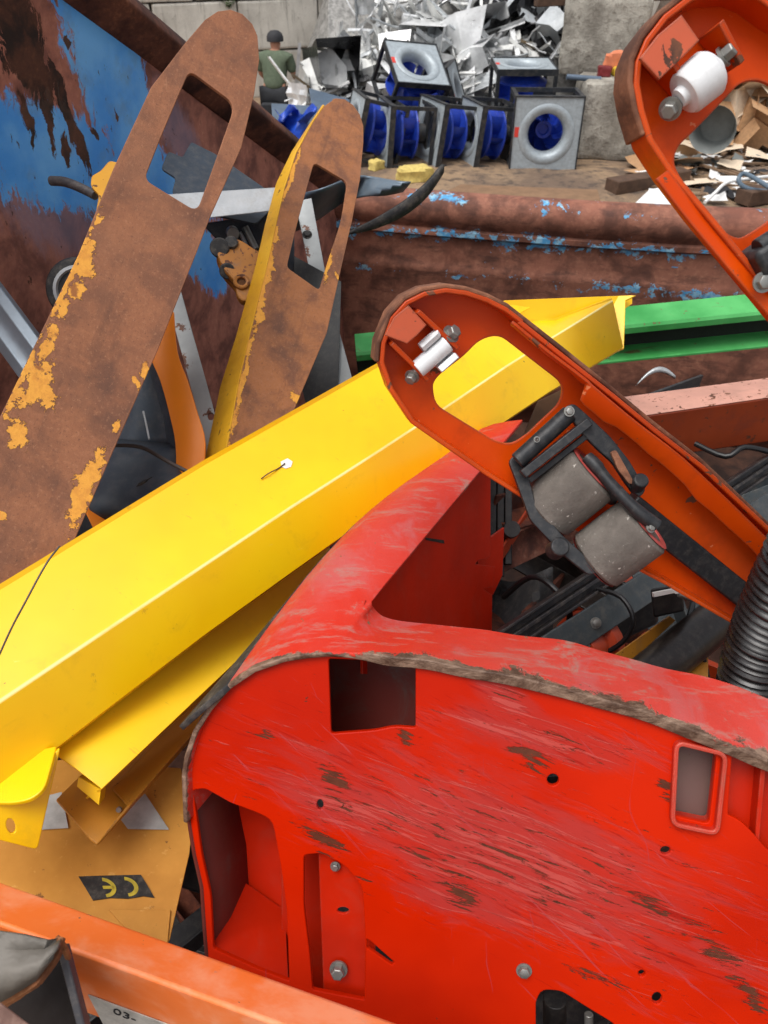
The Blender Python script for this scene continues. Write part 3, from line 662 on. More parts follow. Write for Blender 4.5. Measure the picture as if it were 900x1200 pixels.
# rubbish wedged between the blocks
lump('orange_carton', 'orange printed packet wedged between the concrete blocks', 'packet', P(722, 72, 8.95), (.26, .16, .2), plain('packet_orange', C(226, 132, 92), .6), 9, 20)
lump('yellow_wrapper', 'yellow and dark wrapper under the orange packet', 'wrapper', P(726, 84, 8.9), (.16, .12, .1), plain('wrapper_yellow', C(222, 186, 52), .6), 11)
lump('red_toy', 'dark red plastic lump beside the orange packet', 'plastic', P(708, 84, 8.88), (.15, .12, .12), plain('dark_red_plastic', C(120, 34, 36), .4), 13)
lump('rag', 'pale grey rag hanging over the lower concrete block', 'rag', P(697, 98, 8.85), (.22, .14, .08), plain('rag_grey', C(176, 172, 164), .9), 15)
tag(cyl('pipe', P(664, 90, 8.8), P(704, 93, 8.8), .03, PANEL), 'short grey-blue pipe poking out between the concrete blocks', 'pipe')

# ---- rubbish heap at the far side: cardboard, paper, planks, plastic
CARD = plain('cardboard', C(190, 148, 108), .9, var=.25, sc=3); CARD2 = plain('cardboard_pale', C(226, 206, 180), .9, var=.2, sc=3); PAPER = plain('paper_white', C(228, 228, 226), .8, var=.12, sc=4); WOOD = plain('plank_wood', C(128, 102, 78), .85, var=.35, sc=3); BLK = plain('black_plastic_far', C(30, 30, 34), .5); GRYP = plain('grey_plastic', C(120, 124, 122), .5)
def carton(rnd, w):
    h = w*rnd.uniform(.5, .8); d = w*rnd.uniform(.7, 1); q = lambda: rnd.uniform(-.06, .06)*w
    vs = [(x+q(), y+q(), z+q()) for z in (0, h) for x, y in ((-w/2, -d/2), (w/2, -d/2), (w/2, d/2), (-w/2, d/2))]
    fs = [(0, 1, 2, 3), (0, 1, 5, 4), (1, 2, 6, 5), (2, 3, 7, 6), (3, 0, 4, 7)]
    for a, b, dx, dy in ((4, 5, 0, -1), (5, 6, 1, 0), (6, 7, 0, 1), (7, 4, -1, 0)):
        o = Vector((dx*d*.4, dy*d*.4, rnd.uniform(-.2, .25)*w)); n = len(vs); vs += [tuple(Vector(vs[a])+o), tuple(Vector(vs[b])+o)]; fs.append((a, b, n+1, n))
    return vs, fs
def pm_(geo, mat, name):
    me = bpy.data.meshes.new(name); me.from_pydata(geo[0], [], geo[1]); me.shade_smooth(); me.set_sharp_from_angle(angle=R(20)); me.materials.append(mat); return me
rnd = random.Random(33)
KINDS = {'cardboard_box': ([pm_(carton(rnd, rnd.uniform(.55, .8)), m, 'carton') for m in (CARD, CARD2, CARD)], 'crushed cardboard box on the rubbish heap across the yard', 'box', 'cardboard boxes on the rubbish heap'),
    'cardboard_sheet': ([pm_(crumple(rnd, .8, .55, 5, .08, 2), m, 'card') for m in (CARD, CARD2, CARD, CARD2)], 'bent cardboard sheet on the rubbish heap across the yard', 'cardboard', 'cardboard sheets on the rubbish heap'),
    'paper_sheet': ([pm_(crumple(rnd, .32, .22, 5, .12, 2), PAPER, 'paper') for _ in range(4)], 'scrap of white paper littering the dirt by the rubbish heap', 'paper', 'paper scraps by the rubbish heap'),
    'plank': ([pm_(bxs([(-.03, .03, -.012, .012, -.4, .4)]), WOOD, 'plank') for _ in range(1)], 'short brown plank in the rubbish heap across the yard', 'plank', 'planks in the rubbish heap'),
    'plastic_sheet': ([pm_(crumple(rnd, .5, .35, 6, .16, 3), m, 'film') for m in (BLK, GRYP)], 'crumpled plastic sheet in the rubbish heap across the yard', 'plastic', 'plastic sheets in the rubbish heap')}
HR = [(748, 186), (790, 150), (800, 70), (912, 60), (912, 235), (770, 232)]
cnt = 0
while cnt < 170:
    x, y = rnd.uniform(745, 912), rnd.uniform(60, 236)
    if not inpoly(x, y, HR): continue
    up = y < 172
    nm = rnd.choices(list(KINDS), [5, 6, 1.5, 1, 3] if up else [0, .8, 4, 2.4, .8])[0]; mes, lbl, cat, grp = KINDS[nm]
    p = on_heap(x, y, onz(x, 176, 0).y, .7) if up else onz(x, y, .03); sc = rnd.uniform(.6, 1.1) if up else rnd.uniform(.45, .9)
    o = bpy.data.objects.new(nm, rnd.choice(mes)); COL.objects.link(o)
    tl = rnd.uniform(0, 1.2) if up else rnd.uniform(-.2, .2)
    if nm == 'plank': tl = 1.5
    _parent(o, None, Matrix.Translation(p) @ RZ(rnd.uniform(0, 360)) @ Matrix.Rotation(tl, 4, 'X') @ Matrix.Rotation(rnd.uniform(-.5, .5) if up else 0, 4, 'Y') @ Matrix.Scale(sc, 4))
    zn = ('high up seen through the fork window' if y < 115 else 'low down beside the grey bucket' if x < 850 else 'low down near the blue-grey pipe') if up else ('on the dirt behind the container rim' if y > 205 else 'on the dirt at the foot of the heap')
    q_ = lbl.split(' on the ')[0].split(' in the ')[0].split(' littering')[0]; cl = {CARD.name: 'brown ', CARD2.name: 'pale ', BLK.name: 'black ', GRYP.name: 'grey '}.get(o.data.materials[0].name, '')
    tag(o, f'{cl}{q_} in the rubbish, {zn}', cat, f'{cl}{q_}{"es" if q_.endswith("x") else "s"}, {zn}'); cnt += 1
vs = []; fs = []; nn = 20
for j in range(nn):
    for i in range(nn):
        x = 735+260*i/(nn-1); y = 182-190*j/(nn-1); p = on_heap(x, y, onz(x, 172, 0).y, .7); ed = max(0, 1-i/3)
        vs.append((p.x, p.y, max(-.05, p.z-.1-ed*p.z+.1*mnoise.noise(p*2.5))))
for j in range(nn-1):
    for i in range(nn-1): fs.append((j*nn+i, j*nn+i+1, (j+1)*nn+i+1, (j+1)*nn+i))
tag(add('rubbish_mound', vs, fs, plain('rubbish_fines', C(92, 78, 66), .9, var=.5, sc=2, bump=.8), ang=10, M=Matrix.Identity(4)), 'mass of dirt and fine rubbish under the cardboard', 'rubbish', kind='stuff')
tag(lathe('bucket', P(835, 152, 8.5), P(846, 140, 8.9), [(.3, .001), (.3, .18), (.28, .19), (0, .24), (-.01, .25)], GRYP, None, 24, cap=False), 'grey plastic bucket lying on its side at the rubbish heap', 'bucket')
tag(tube('hose', [P(905, 170+55, 7.6), P(880, 222, 7.6), P(868, 216, 7.6), P(866, 208, 7.6), P(875, 204, 7.6), P(905, 222, 7.4)], .022, plain('blue_grey_hose', C(90, 108, 124), .5)), 'blue-grey bent pipe lying in the litter behind the container', 'pipe')
tag(tube('white_hose', [P(826, 237, 7.5), P(838, 226, 7.6), P(852, 214, 7.7), P(880, 209, 7.8), P(910, 206, 7.9)], .016, PAPER), 'thin white hose curling across the dirt behind the container', 'hose')
tag(hexa('white_board', [P(742, 240, 7.3), P(790, 242, 7.3), P(782, 231, 7.6), P(760, 223, 7.8)]+[P(742, 240, 7.3)+Vector((0, 0, -.03)), P(790, 242, 7.3)+Vector((0, 0, -.03)), P(782, 231, 7.6)+Vector((0, 0, -.03)), P(760, 223, 7.8)+Vector((0, 0, -.03))], PAPER), 'flat white board on the dirt behind the container rim', 'board')
tag(beam('squared_timber', [(-.1, 0), (.1, 0), (.1, .13), (-.1, .13)], onz(715, 226, 0), onz(800, 212, 0), TIMB, bev=.01), 'squared dark timber lying on the dirt behind the container', 'timber')
tag(beam('squared_timber', [(-.1, 0), (.1, 0), (.1, .14), (-.1, .14)], onz(868, 240, 0), onz(960, 224, 0), TIMB, bev=.01), 'dark timber block under the blue-grey bent pipe', 'timber')
tag(hexa('plywood_board', [onz(505, 233, .02), onz(705, 240, .02), onz(700, 222, .02), onz(540, 216, .02)]+[onz(505, 233, .0), onz(705, 240, .0), onz(700, 222, .0), onz(540, 216, .0)], plain('plywood', C(140, 108, 80), .85, var=.3, sc=1)), 'tan plywood board lying flat on the dirt before the fans', 'board')
# ================================================================ FOREGROUND: THE HEAP IN THE CONTAINER
GALV = plain('zinc_bolt', C(150, 150, 146), .4, .6, sc=8, dust=.3)
# ---- rusty pallet forks
def fork_rust_mat(name, pl, flakes, mid):
    s = Mat(name); c = rust_col(s, 2.2, C(116, 76, 56), mid, C(162, 108, 76))
    st = s.noise(5, 6, .65, .2, s.mp(sc=(.7, 6, 1))); c = s.mix(s.op('MULTIPLY', s.ramp(st, .5, .7), .4), c, C(86, 58, 46))
    c = s.mix(s.op('MULTIPLY', s.ramp(s.noise(3.5, 5, .6, .5, s.mp(loc=(4, 2, 1))), .52, .7), .45), c, C(146, 98, 70))
    dk = s.noise(4.5, 7, .7); c = s.mix(s.op('MULTIPLY', s.ramp(dk, .53, .72), .4), c, C(70, 52, 48))
    c = s.mix(s.op('MULTIPLY', s.ramp(s.noise(140, 6, .8), .54, .66), .55), c, C(166, 118, 88)); c = s.mix(s.op('MULTIPLY', s.ramp(s.noise(210, 5, .8, 0, s.mp(loc=(1, 5, 2))), .56, .66), .6), c, C(70, 46, 38)); c = s.mix(s.op('MULTIPLY', s.edge(.006, .02, .3), .5), c, C(170, 116, 84))  # last mix paints lighter highlights along the plate edges
    sv = s.noise(30, 5, .7, 1.2, s.mp(rot=(0, 0, .4), sc=(.25, 3, 1))); c = s.mix(s.op('MULTIPLY', s.ramp(sv, .68, .72), .35), c, C(176, 128, 96))
    wv = s.warp(26, .02); wv = s.warp(90, .012, wv)
    fk = s.blobs(pl, flakes, wv); fkn = s.op('ADD', fk, s.op('MULTIPLY', s.op('SUBTRACT', s.noise(58, 7, .75), .5), 2.8))
    k = s.ramp(fkn, .16, .2); rimk = s.ramp(fkn, .08, .14)
    yc = s.mix(s.ramp(s.noise(55, 6, .7), .42, .66), C(222, 156, 58), C(206, 138, 52)); yc = s.mix(s.ramp(s.noise(26, 6), .6, .68), yc, C(150, 92, 44))
    c = s.mix(rimk, c, C(84, 54, 40)); c = s.mix(k, c, yc)
    return s.out(c, s.mix(k, (.74, .74, .74, 1), (.6, .6, .6, 1)), 0, s.op('ADD', s.op('MULTIPLY', s.noise(150, 6, .8), .8), k), .6, .0024, .35)
YELF = paint('fork_yellow_paint', C(224, 160, 30), .5, chip=.28, wear_or_shine=.5, grime=.3, sc=2)
f1 = Plane((0, 690, 1.10), (250, 30, 1.46), (110, 690, 1.155))
FR1 = fork_rust_mat('fork_rust_large', f1, [(4, 490, 50, 392, 4), (52, 388, 112, 258, 4), (70, 372, 76, 352, 6), (52, 415, 60, 400, 7), (34, 440, 60, 425, 8), (98, 325, 105, 285, 13), (88, 345, 92, 335, 9), (42, 432, 55, 470, 14), (28, 470, 40, 455, 12), (18, 498, 22, 520, 12), (60, 400, 64, 380, 5), (113, 262, 117, 255, 4), (172, 425, 170, 440, 5), (160, 445, 163, 455, 4), (140, 495, 137, 505, 5), (118, 530, 90, 605, 10), (104, 560, 84, 610, 12), (75, 650, 55, 665, 10), (0, 600, 2, 606, 4)], C(142, 92, 64))
o1 = [(-95, 720), (0, 488), (50, 385), (92, 298), (133, 197), (177, 102), (217, 50), (240, 23), (255, 13), (270, 11), (284, 16), (296, 28), (302, 42), (304, 70), (298, 110), (283, 173), (247, 253), (230, 297), (185, 410), (130, 535), (80, 650), (36, 755)]
h1 = fillet([(222, 82), (276, 122), (253, 187), (231, 248), (169, 210), (190, 157)], [10, 14, 20, 12, 10, 20], 5)
T1 = thing('pallet_fork', 'largest rust-brown pallet fork with peeling yellow paint and a window cut out', 'pallet fork', P(-20, 740, 1.1), 'rusty pallet forks')
plate('fork_plate', f1, o1, FR1, T1, .006, [h1], .0014)
skirt('side_skirt', f1, [(x+3, y+1) for x, y in o1[:10]], YELF, T1, -.052, .005, -.004, bev=.0006)
skirt('side_skirt', f1, [(x-3, y-1) for x, y in o1[11:]], FR1, T1, -.052, .005, -.004, bev=.0006)
# visible yellow edge strip along the near side
inn = [(x+7, y+3) for x, y in o1[1:8]]
f2 = Plane((250, 540, 1.45), (392, 118, 1.95), (345, 480, 1.56))
FR2 = fork_rust_mat('fork_rust_small', f2, [(268, 525, 296, 395, 4), (298, 385, 322, 275, 4), (330, 240, 352, 175, 3), (300, 385, 308, 350, 5), (314, 325, 318, 300, 6), (322, 285, 325, 270, 4), (288, 420, 296, 395, 4), (347, 465, 352, 472, 8), (270, 480, 268, 520, 5), (388, 290, 380, 330, 4), (395, 320, 397, 330, 3)], C(156, 100, 62))
i2 = [(265, 532), (280, 450), (293, 393), (313, 313), (323, 267), (333, 223), (347, 180), (367, 143), (380, 124)]
o2 = i2+[(393, 115), (404, 116), (414, 123), (422, 134), (426, 148), (426, 167), (422, 210), (413, 257), (397, 327), (383, 390), (345, 480), (320, 560), (262, 556)]
h2 = fillet([(368, 190), (407, 213), (400, 260), (387, 297), (374, 340), (336, 313), (347, 267), (357, 230)], [6, 6, 20, 20, 5, 5, 20, 20], 4)
T2 = thing('pallet_fork', 'smaller rusty pallet fork with a bright yellow side edge, behind the largest', 'pallet fork', P(260, 560, 1.45), 'rusty pallet forks')
plate('fork_plate', f2, o2, FR2, T2, .006, [h2], .0014)
ou2 = [(233, 548), (253, 455), (273, 395), (297, 310), (308, 263), (322, 213), (341, 178), (362, 147), (378, 123)]
s = Mat('fork_yellow_edge')
yc = s.mix(s.ramp(s.noise(6, 6), .35, .65), C(206, 148, 26), C(232, 176, 40)); k = s.ramp(s.noise(34, 6, .65, .5), .66, .69); c = s.mix(k, yc, rust_col(s, 2)); c = s.mix(s.op('MULTIPLY', s.ramp(s.noise(70, 6, .7), .55, .7), .4), c, C(150, 106, 60))
YEDGE = s.out(c, .5, 0, s.noise(50, 5), .2, .001, .4)
ra_ = [f2.hit(*p) for p in i2]; rb_ = [f2.hit(*p)-f2.n*.05 for p in i2]
rb_ = []
for (x, y), q in zip(ou2, ra_):
    d = (q-CAMLOC).dot(FWD)+.05; rb_.append(q.lerp(P(x, y, d), .78))
sheet('side_skirt', [ra_, [a.lerp(b, .06)+f2.n*.0015 for a, b in zip(ra_, rb_)], rb_], YEDGE, T2, .004, 0, .0006)
skirt('side_skirt', f2, [(x-2, y) for x, y in o2[9:-2]], FR2, T2, -.05, .005, -.004, bev=.0006)

# ---- yellow racking beam
def yellow(name, col=C(252, 206, 8), dk=C(244, 186, 4), rough=.33):
    s = Mat(name); c = s.mix(s.ramp(s.noise(2.5, 4), .3, .7), dk, col); sm = s.noise(14, 8, .7, .4); c = s.mix(s.op('MULTIPLY', s.ramp(sm, .56, .74), .16), c, C(150, 110, 40))
    spk = s.ramp(s.noise(60, 4, .6), .73, .75); c = s.mix(spk, c, C(90, 66, 40))
    scr = s.ramp(s.noise(18, 5, .6, .6, s.mp(rot=(.3, .2, .5), sc=(.3, 5, 5))), .71, .74); c = s.mix(s.op('MULTIPLY', scr, .4), c, C(255, 226, 120))
    e = s.op('MULTIPLY', s.n('ShaderNodeAttribute', attribute_name='wear_or_shine').outputs['Fac'], s.ramp(s.noise(7, 5, .6), .3, .55, .5, 1)); c = s.mix(e, c, C(255, 240, 160)); dt = s.op('MULTIPLY', s.ramp(s.noise(5, 8, .75, .6, s.mp(loc=(7, 3, 1))), .56, .74), .28); c = s.mix(dt, c, C(168, 128, 50)); bk_ = s.ramp(s.noise(34, 5, .7, .2), .72, .735); c = s.mix(bk_, c, C(96, 66, 36))  # attribute paints the ridge's highlight into the colour; dirt and specks follow
    rub = s.ramp(s.noise(26, 7, .72, .3, s.mp(rot=(.2, .3, -.5), sc=(.6, 2, 2))), .66, .7); c = s.mix(s.op('MULTIPLY', rub, .5), c, C(196, 150, 40))
    return s.out(c, s.op('ADD', s.op('MULTIPLY', sm, .2), rough-.1), 0, s.op('ADD', s.noise(5, 3), s.op('MULTIPLY', s.noise(150, 3), .05)), .06, .006, .5)
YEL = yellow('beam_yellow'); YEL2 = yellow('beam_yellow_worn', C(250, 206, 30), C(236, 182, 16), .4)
YB = thing('racking_beam', 'long bright yellow steel racking beam lying diagonally across the heap', 'beam', P(0, 900, 1.05), 'yellow steel beams')
XS = [-60, 0, 120, 240, 340, 440, 520, 592, 640, 690]
def poly_y(tbl, x):
    for (a, b), (c_, d_) in zip(tbl, tbl[1:]):
        if x <= c_ or (c_, d_) == tbl[-1]: return b+(d_-b)*(x-a)/(c_-a)
Tt = [(-60, 729), (0, 692), (240, 545), (440, 432), (592, 357), (740, 348)]
Rt = [(-60, 862), (0, 822), (37, 797), (300, 622), (400, 555), (467, 515), (523, 477), (600, 425), (716, 353)]
Bt = [(-60, 968), (0, 925), (63, 878), (160, 800), (300, 697), (400, 628), (530, 533), (640, 460), (700, 424)]
Bd = (.997, 1.655)
def P3(tbl, x, d0, d1): return P(x, poly_y(tbl, x), di(x, 0, d0, 650, d1))
Tp = [P3(Tt, x, 1.08, 1.72) for x in XS[:7]]+[P(592, 379, 1.715), P(650, 376, 1.76), P(716, 351, 1.83)]
Rp = [P3(Rt, x, .985, 1.66) for x in XS[:9]]+[P(717, 353, 1.80)]
Bp = [P3(Bt, x, *Bd) for x in XS[:9]]+[P(729, 406, 1.80)]
up_ = Vector((0, 0, 1))
lip = []
for t, r in zip(Tp, Rp): lip.append(t+(t-r).normalized()*.006+Vector((0, -.004, .004)))
def seg_rows(a, b, n): return [[p.lerp(q, k/n) for p, q in zip(a, b)] for k in range(n+1)]
# rounded ridge between the two faces
def ridge_rows(T, Rr, B, k=.016):
    rows = []
    A = [r.lerp(t, k) for r, t in zip(Rr, T)]; D = [r.lerp(b, k*1.4) for r, b in zip(Rr, B)]
    for t in (0, .2, .4, .6, .8, 1): rows.append([a*(1-t)**2+r*2*t*(1-t)+d*t*t for a, r, d in zip(A, Rr, D)])
    return rows
down = [b+(b-r).normalized()*.004-FWD*-.02 for b, r in zip(Bp, Rp)]
back_t = [t+FWD*.03+Vector((0, .01, -.05)) for t in Tp]
rows = [back_t, [t+FWD*.006 for t in lip], lip, [t.lerp(l, -.35) for t, l in zip(Tp, lip)]]+[Tp]+ridge_rows(Tp, Rp, Bp)+[Bp, [b+FWD*.02+(b-r).normalized()*.002 for b, r in zip(Bp, Rp)], [b+FWD*.05 for b in Bp]]
rows = rows[:2]+rows[2:3]+rows[4:]
ry = [0]*len(rows); ry[5:9] = [.6, 1, 1, .6]  # ridge rows where the pale highlight is painted
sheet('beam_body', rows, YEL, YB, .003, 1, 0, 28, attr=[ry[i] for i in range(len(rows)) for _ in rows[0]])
# end gusset at the far end
eg = Plane((740, 347, 1.845), (729, 409, 1.81), (640, 372, 1.9))
plate('end_plate', eg, [(745, 346), (733, 352), (731, 408), (718, 414), (700, 404), (716, 352), (600, 358), (592, 353)], YEL, YB, .004, bev=.001)
plate('end_web', Plane((560, 372, 1.70), (738, 347, 1.87), (600, 385, 1.74)), [(540, 378), (592, 352), (741, 346), (741, 356), (700, 384), (592, 392), (550, 392)], YEL, YB, .003)
plate('gusset', Plane((565, 372, 1.66), (606, 354, 1.70), (600, 372, 1.68)), [(568, 372), (590, 356), (622, 360), (606, 369)], YEL, YB, .003)
tube('beam_lip', [t+(t-r).normalized()*.004 for t, r in zip(Tp[:7], Rp[:7])], .0042, YEL, YB, 10, 3)
# bracket and lower rails at the near end
bk = Plane((65, 880, 1.02), (43, 993, 1.0), (0, 960, .98))
plate('connector_plate', bk, fillet([(71, 876), (44, 996), (-50, 972), (-50, 938), (20, 941), (42, 930), (52, 905), (58, 888)], [4, 6, 2, 2, 10, 14, 8, 3]), YEL, YB, .006, [[(13+5.5*math.cos(a)+1.5*math.sin(a), 968+9*math.sin(a)) for a in [k*.628 for k in range(10)]]], .0012)
plate('connector_shelf', Plane((0, 905, 1.01), (60, 885, 1.015), (20, 938, .965)), fillet([(-50, 900), (66, 874), (60, 896), (52, 924), (36, 937), (14, 941), (-50, 939)], [2, 3, 4, 10, 10, 8, 2], 4), YEL, YB, .005, bev=.0015)
# paper remnant stuck on the beam
TAGP = plain('paper_tag', C(232, 232, 226), .7, var=.1)
pt = thing('paper_tag', 'torn scrap of white tag stuck on the yellow beam', 'paper tag', P(335, 545, 1.2))
fy = Plane(Tp[4].lerp(Rp[4], .5), Tp[5].lerp(Rp[5], .5), Rp[4])
plate('paper', fy, [(329, 541), (337, 537), (343, 541), (341, 547), (335, 549), (330, 547)], TAGP, pt, .0006, h=.004, bev=0)
tube('string', [fy.w(306, 561, .004), fy.w(316, 554, .007), fy.w(326, 549, .004), fy.w(334, 543, .006)], .0011, plain('string_dark', C(90, 74, 50), .8), pt, 6)
# second yellow beam under the first
Y2 = thing('racking_beam', 'pale yellow folded beam wedged under the long yellow racking beam', 'beam', P(100, 920, 1.05), 'yellow steel beams')
a0, a1 = P(66, 886, 1.06), P(385, 640, 1.5); b0, b1 = P(118, 924, 1.03), P(392, 664, 1.48)
b0b, b1b = P(100, 935, 1.10), P(380, 690, 1.55); up0, up1 = P(60, 850, 1.09), P(380, 610, 1.52)
ln = lambda p, q: [p.lerp(q, k/8) for k in range(9)]
sheet('beam_body', [ln(up0, up1), ln(a0, a1), ln(a0.lerp(b0, .5)+Vector((0, 0, .003)), a1.lerp(b1, .5)+Vector((0, 0, .003))), ln(b0, b1), ln(b0.lerp(b0b, .1), b1.lerp(b1b, .1)), ln(b0b, b1b)], YEL2, Y2, .003, -1, .0008)
hexa('end_fold', [P(92, 910, 1.09), P(118, 926, 1.04), P(116, 944, 1.05), P(90, 922, 1.09), P(100, 905, 1.12), P(125, 915, 1.08), P(123, 935, 1.09), P(98, 918, 1.12)], YEL2, Y2, .001)
OCH = paint('ochre_paint', C(196, 132, 40), .45, chip=.16, wear_or_shine=.3, grime=.35, sc=2)
Y3 = thing('channel_section', 'ochre brown angle section sticking out below the yellow beams', 'channel', P(110, 985, 1.05))
c0, c1 = P(102, 950, 1.09), P(300, 740, 1.5)
e0 = [P(66, 938, 1.10), P(106, 984, 1.06), P(114, 990, 1.055), P(150, 945, 1.10), P(132, 925, 1.13)]; sh = c1-c0
sheet('channel_body', [[p+sh*(k/5) for p in e0] for k in range(6)], OCH, Y3, .005, 0, .0008)
for k in range(4):
    q = P(140+k*26, 948-k*30-k*k, 1.10+k*.055); cyl('rivet_hole', q, q-FWD*.004, .004, GALV, Y3, 10, 0)

# ---- ochre sheet with the CE plate
s = Mat('ochre_panel_paint')
c = s.mix(s.ramp(s.noise(5, 7, .65), .3, .7), C(178, 120, 44), C(206, 146, 62)); c = s.mix(s.ramp(s.noise(24, 7, .7, .3), .62, .68), c, C(110, 70, 36)); c = s.mix(s.op('MULTIPLY', s.ramp(s.noise(60, 5, .7), .6, .7), .4), c, C(222, 176, 100))
OP = s.out(c, .6, 0, s.noise(40, 5), .2, .001, .4)
op_ = Plane((0, 1030, 1.08), (200, 1095, 1.05), (220, 940, 1.22))
OT = thing('marked_sheet', 'ochre yellow sheet metal panel with a black marking plate', 'panel', P(100, 1060, 1.08))
plate('panel_sheet', op_, [(-60, 900), (75, 890), (212, 900), (226, 960), (222, 1000), (199, 1100), (150, 1180), (-60, 1120)], OP, OT, .003)
plate('stiffener', op_, [(128, 1066), (200, 1066), (196, 1110), (170, 1112)], OP, OT, .003, h=.004)
STB = plain('sticker_black', C(26, 24, 22), .6, dust=.25, sc=6); STY = plain('sticker_yellow', C(186, 164, 44), .6, sc=8, var=.4)
pst = plate('marking_plate', op_, [(92, 1027), (120, 1026), (165, 1025), (173, 1038), (181, 1052), (168, 1050), (150, 1053), (130, 1052), (109, 1055), (100, 1040)], STB, OT, .001, h=.0022, bev=0)
def arc(name, c, rx, ry, a0, a1, w, mat, parent, pl, h):
    n = 16; o = []; i_ = []
    for k in range(n+1):
        a = R(a0+(a1-a0)*k/n); o.append((c[0]+rx*math.cos(a)+.25*ry*math.sin(a), c[1]+ry*math.sin(a))); i_.append((c[0]+(rx-w)*math.cos(a)+.25*(ry-w*.75)*math.sin(a), c[1]+(ry-w*.75)*math.sin(a)))
    return plate(name, pl, o+i_[::-1], mat, parent, .0006, bev=0, h=h)
arc('letter_e', (121, 1040), 15, 11.5, -85, 85, 5, STY, pst, op_, .003); plate('letter_bar', op_, [(120, 1038), (133, 1038), (134, 1041.5), (121, 1041.5)], STY, pst, .0006, h=.003, bev=0)
arc('letter_c', (147, 1039), 15, 11.5, -85, 85, 5, STY, pst, op_, .003)
PGR = plain('torn_paper_grey', C(186, 186, 182), .8, var=.3, sc=5)
tag(plate('torn_label', op_, [(150, 940), (170, 930), (198, 972), (150, 971), (140, 958)], PGR, None, .001, h=.004, bev=0), 'torn whitish label on the ochre panel near the angle section', 'label')
tag(plate('torn_label', op_, [(45, 935), (72, 928), (80, 970), (48, 972)], PGR, None, .001, h=.004, bev=0), 'torn grey label on the ochre panel behind the yellow connector', 'label')

# ---- red machine chassis
rp_ = Plane((220, 905, 1.01), (900, 885, .93), (480, 1190, 1.02))
s = Mat('red_panel_scratched')
red = s.mix(s.ramp(s.noise(2.5, 4), .3, .7), C(172, 24, 0), C(196, 34, 0))
zone = s.blobs(rp_, [(300, 880, 900, 1130, 130), (260, 900, 640, 1010, 70), (480, 830, 800, 900, 40), (560, 790, 640, 860, 30)])
a_s = rp_.uv(480, 900); b_s = rp_.uv(820, 1060); ang_s = math.atan2((b_s-a_s).y, (b_s-a_s).x)
wv = s.warp(2.2, .05)
st1 = s.noise(7, 8, .72, .5, s.mp(wv, rot=(0, 0, ang_s), sc=(.55, 4.2, 1))); st2 = s.noise(20, 7, .75, .5, s.mp(wv, rot=(0, 0, ang_s+.12), sc=(.35, 7, 1)))
st3 = s.noise(16, 5, .6, .6, s.mp(wv, rot=(0, 0, ang_s-.35), sc=(.3, 8, 1)))
sc1 = s.ramp(s.op('ADD', st1, s.op('MULTIPLY', zone, .30)), .58, .72); sc2 = s.ramp(s.op('ADD', st2, s.op('MULTIPLY', zone, .18)), .66, .70); sc3 = s.ramp(s.op('ADD', st3, s.op('MULTIPLY', zone, .06)), .66, .69)
zz = s.ramp(s.op('ADD', s.op('MULTIPLY', zone, .55), s.noise(6, 7, .7, .6, s.mp(wv, rot=(0, 0, ang_s), sc=(.7, 2, 1)))), .62, .86)
c = s.mix(s.op('MULTIPLY', zz, .5), red, C(158, 50, 46)); dl = s.ramp(s.op('ADD', s.noise(24, 7, .72, .3, s.mp(wv, rot=(0, 0, ang_s), sc=(.35, 5, 1), loc=(2, 1, 0))), s.op('MULTIPLY', zone, .12)), .64, .68); c = s.mix(s.op('MULTIPLY', dl, .6), c, C(140, 14, 6)); c = s.mix(s.op('MULTIPLY', sc1, .55), c, C(164, 54, 50)); c = s.mix(s.op('MULTIPLY', sc2, .42), c, C(190, 92, 84)); c = s.mix(s.op('MULTIPLY', sc3, .6), c, C(170, 64, 66)); st4 = s.noise(13, 4, .6, .8, s.mp(s.warp(1.5, .3), rot=(0, 0, ang_s-1.0), sc=(.22, 9, 1))); c = s.mix(s.op('MULTIPLY', s.ramp(st4, .685, .70), .5), c, C(164, 60, 66)); chp = s.ramp(s.op('ADD', s.noise(70, 5, .7), s.op('MULTIPLY', s.ramp(s.noise(7, 4), .5, .7), .12)), .735, .75); c = s.mix(chp, c, C(84, 44, 32))
gz = s.blobs(rp_, [(520, 1030, 560, 1065, 26), (380, 900, 400, 920, 26), (350, 965, 400, 1000, 20), (820, 1100, 860, 1130, 22), (600, 880, 640, 900, 26), (740, 1050, 780, 1070, 20), (770, 905, 790, 940, 14), (300, 850, 320, 866, 12), (860, 1140, 900, 1190, 22), (470, 860, 480, 870, 14), (640, 1120, 780, 1180, 12)])
gg = s.ramp(s.op('ADD', s.noise(56, 7, .75, .5, s.mp(wv, rot=(0, 0, ang_s+.1), sc=(.3, 2.6, 1))), s.op('MULTIPLY', s.op('MAXIMUM', gz, s.op('MULTIPLY', zone, .42)), .30)), .675, .715)
c = s.mix(gg, c, s.mix(s.noise(60, 5), C(62, 32, 24), C(112, 62, 44)))
dr = s.ramp(s.noise(44, 5, .6, .3, s.mp(rot=(0, 0, ang_s-.15), sc=(.2, 6, 1))), .73, .745); c = s.mix(s.op('MULTIPLY', dr, .8), c, C(96, 24, 14))
REDP = s.out(c, s.mix(sc1, (.36, .36, .36, 1), (.62, .62, .62, 1)), 0, s.op('SUBTRACT', s.op('MULTIPLY', sc2, .25), s.op('ADD', gg, s.op('MULTIPLY', sc1, .3))), .6, .002, .12)
RED = paint('red_paint', C(196, 34, 2), .42, chip=.08, wear_or_shine=.4, wear_col=C(150, 70, 56), grime=.12, sc=2, spec=.25)
